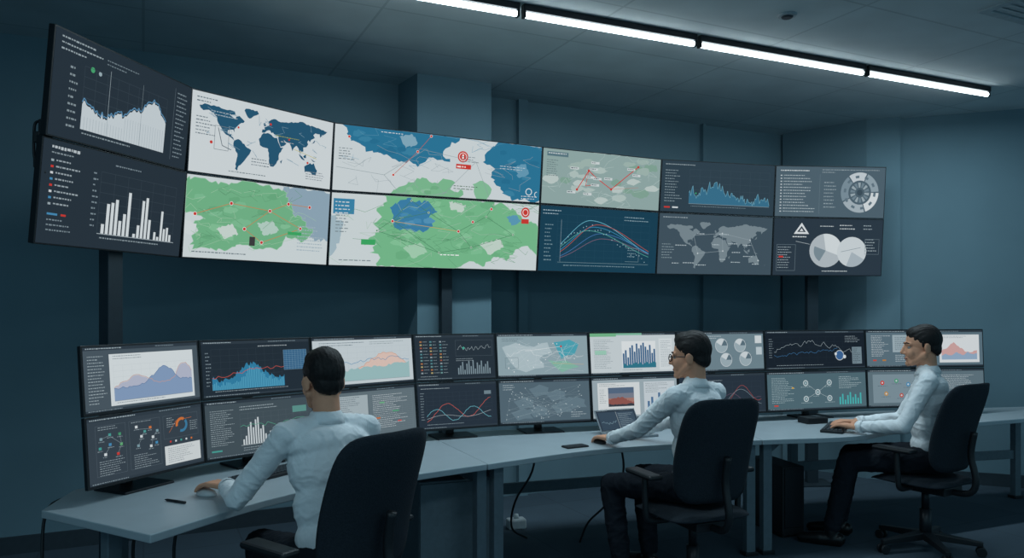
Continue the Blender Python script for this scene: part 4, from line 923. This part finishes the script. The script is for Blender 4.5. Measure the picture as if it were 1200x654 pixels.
bm = B(); cyl(bm, (-0.055,0,0.006), (0.05,0,0.006), 0.0055); obj('barrel', bm, M['black'], t, True, rel=False)
bm = B(); cyl(bm, (0.05,0,0.006), (0.066,0,0.006), 0.005, 0.0012); obj('tip', bm, M['blackmetal'], t, True, rel=False)
p = at_desk(674,524); t = thing('mobile_phone', p, 'black phone lying flat on the middle desk beside the mouse', 'phone', None, 0.5)
bm = B(); box(bm, (0,0,0.005), (0.15,0.075,0.01)); obj('casing', bm, M['black'], t, rel=False, bevel=0.004)
bm = B(); box(bm, (0,0,0.0105), (0.135,0.066,0.001)); obj('glass', bm, M['blackmetal'], t, rel=False)
def keyboard(loc, rot, label):
    t = thing('keyboard', loc, label, 'keyboard', None, rot)
    bm = B(); box(bm, (0,0,0.009), (0.44,0.14,0.018)); obj('case', bm, M['black'], t, rel=False, bevel=0.005)
    bm = B()
    for r in range(5):
        for c_ in range(19): box(bm, (-0.2+c_*0.0222,-0.05+r*0.025,0.0205), (0.018,0.019,0.006))
    obj('keys', bm, M['keys'], t, rel=False)
keyboard((2.20,5.22,DZ), 1.05, 'black keyboard on the right desk under the hands of the man at right')
keyboard((-1.18,3.76,DZ), 1.05, 'black keyboard on the left desk in front of the nearest man')
p = at_desk(970,499); t = thing('docking_station', (p.x-0.05,p.y+0.14,DZ), 'small black docking box on the right desk beside the keyboard', 'docking station', None, 0.3)
bm = B(); box(bm, (0,0,0.022), (0.17,0.12,0.044)); obj('casing', bm, M['black'], t, rel=False, bevel=0.006)
bm = B(); box(bm, (0.03,0,0.046), (0.06,0.08,0.004)); obj('button_panel', bm, M['keys'], t, rel=False)
# laptop
LR = 0.42
p = at_desk(731,509); t = thing('laptop', p, 'open silver laptop with dark screen before the man in glasses', 'laptop', None, LR)
bm = B(); box(bm, (0,-0.075,0.008), (0.31,0.19,0.016)); obj('base', bm, M['silver'], t, rel=False, bevel=0.005)
bm = B(); box(bm, (0,-0.055,0.0165), (0.27,0.10,0.003)); obj('keys', bm, M['keys'], t, rel=False)
Rx = Matrix.Rotation(-0.62,3,'X')
lo_ = Vector((0,0.025,0.012))
bm = B(); box(bm, lo_+Rx@Vector((0,0,0.083)), (0.31,0.009,0.166), Rx); lid = obj('lid', bm, M['silver'], t, rel=False, bevel=0.004)
R4 = Matrix.Translation(t.location) @ Matrix.Rotation(LR,4,'Z')
cs = [R4@(lo_+Rx@Vector((x,-0.005,z))) for x,z in ((-0.148,0.159),(0.148,0.159),(0.148,0.010),(-0.148,0.010))]
c = Cv(*cs, seed=99); mt(c,(48,62,76)); c.r(.04,.1,.49,.94,(56,74,90)); c.r(.51,.1,.96,.94,(62,80,96)); c.ln([(.5,.08),(.5,.95)],.018,(160,172,178)); c.curve(.07,.46,c.noisey(16,.6,.1),.014,(130,160,175)); c.tx(.54,.18,.92,10,.07,(140,160,170))
me_ = c.build(t)
me_.data.transform(Matrix.Rotation(-LR,4,'Z')); me_.parent = lid

# ------------------------------------------------------------------ under the desks
t = thing('computer_tower', (1.86,5.42,0), 'black computer tower standing on the floor under the right desk', 'computer', None, 0.25)
bm = B(); box(bm, (0,0,0.25), (0.17,0.42,0.47)); obj('case', bm, M['black'], t, rel=False, bevel=0.008)
bm = B(); box(bm, (0,-0.213,0.27), (0.14,0.008,0.40)); obj('front_panel', bm, M['blackmetal'], t, rel=False, bevel=0.003)
for sx in (-1,1):
    bm = B(); box(bm, (sx*0.06,0,0.009), (0.03,0.38,0.018)); obj('foot', bm, M['black'], t, rel=False)
t = thing('storage_cabinet', (-0.40,4.52,0), 'plain grey storage cabinet under the left desk', 'cabinet', None, 0.35)
bm = B(); box(bm, (0,0,0.31), (0.42,0.50,0.58)); obj('body', bm, M['grey'], t, rel=False, bevel=0.006)
bm = B(); box(bm, (0,-0.258,0.31), (0.41,0.016,0.56)); d_ = obj('door', bm, M['grey'], t, rel=False, bevel=0.004)
bm = B(); box(bm, (0.16,-0.272,0.46), (0.014,0.012,0.10)); obj('handle', bm, M['deskleg'], d_, rel=False)
bm = B(); box(bm, (0,0,0.01), (0.38,0.46,0.02)); obj('plinth', bm, M['black'], t, rel=False)
t = thing('power_box', (0.03,5.45,0), 'small white box with a plug on the floor under the middle desk', 'power box', None, 0.3)
bm = B(); box(bm, (0,0,0.035), (0.13,0.09,0.07)); obj('casing', bm, M['white'], t, rel=False, bevel=0.012)
bm = B(); cyl(bm, (0.0,0,0.07), (0.0,0,0.10), 0.02, 0.015); obj('plug', bm, M['white'], t, True, rel=False)
CB = [([(-1.90,3.40,0.73),(-2.03,3.36,0.68),(-2.02,3.30,0.45),(-1.98,3.25,0.2),(-1.95,3.28,0.006)],'black cable hanging off the far left corner of the left desk'),
([(-1.55,3.2,0.70),(-1.55,3.14,0.55),(-1.50,3.12,0.3),(-1.55,3.1,0.006)],'black cable hanging beside the left desk leg'),
([(-1.42,3.3,0.70),(-1.44,3.27,0.5),(-1.36,3.22,0.3),(-1.32,3.2,0.006)],'black cable hanging under the left desk below the pen'),
([(0.16,5.0,0.70),(0.13,4.98,0.5),(0.02,5.0,0.3),(0.0,5.1,0.1),(0.1,5.2,0.006)],'black cable looping under the middle desk beside the twin legs'),
([(0.70,5.0,0.70),(0.72,4.97,0.5),(0.62,4.98,0.3),(0.5,5.05,0.15),(0.45,5.1,0.006)],'black cable looping under the middle desk near the knee of the man in glasses')]
for pts, lb in CB:
    bm = B(); tube(bm, pts, 0.007); tag(obj('cable', bm, M['black'], None, True), lb, 'cable', 'cables under the desks')
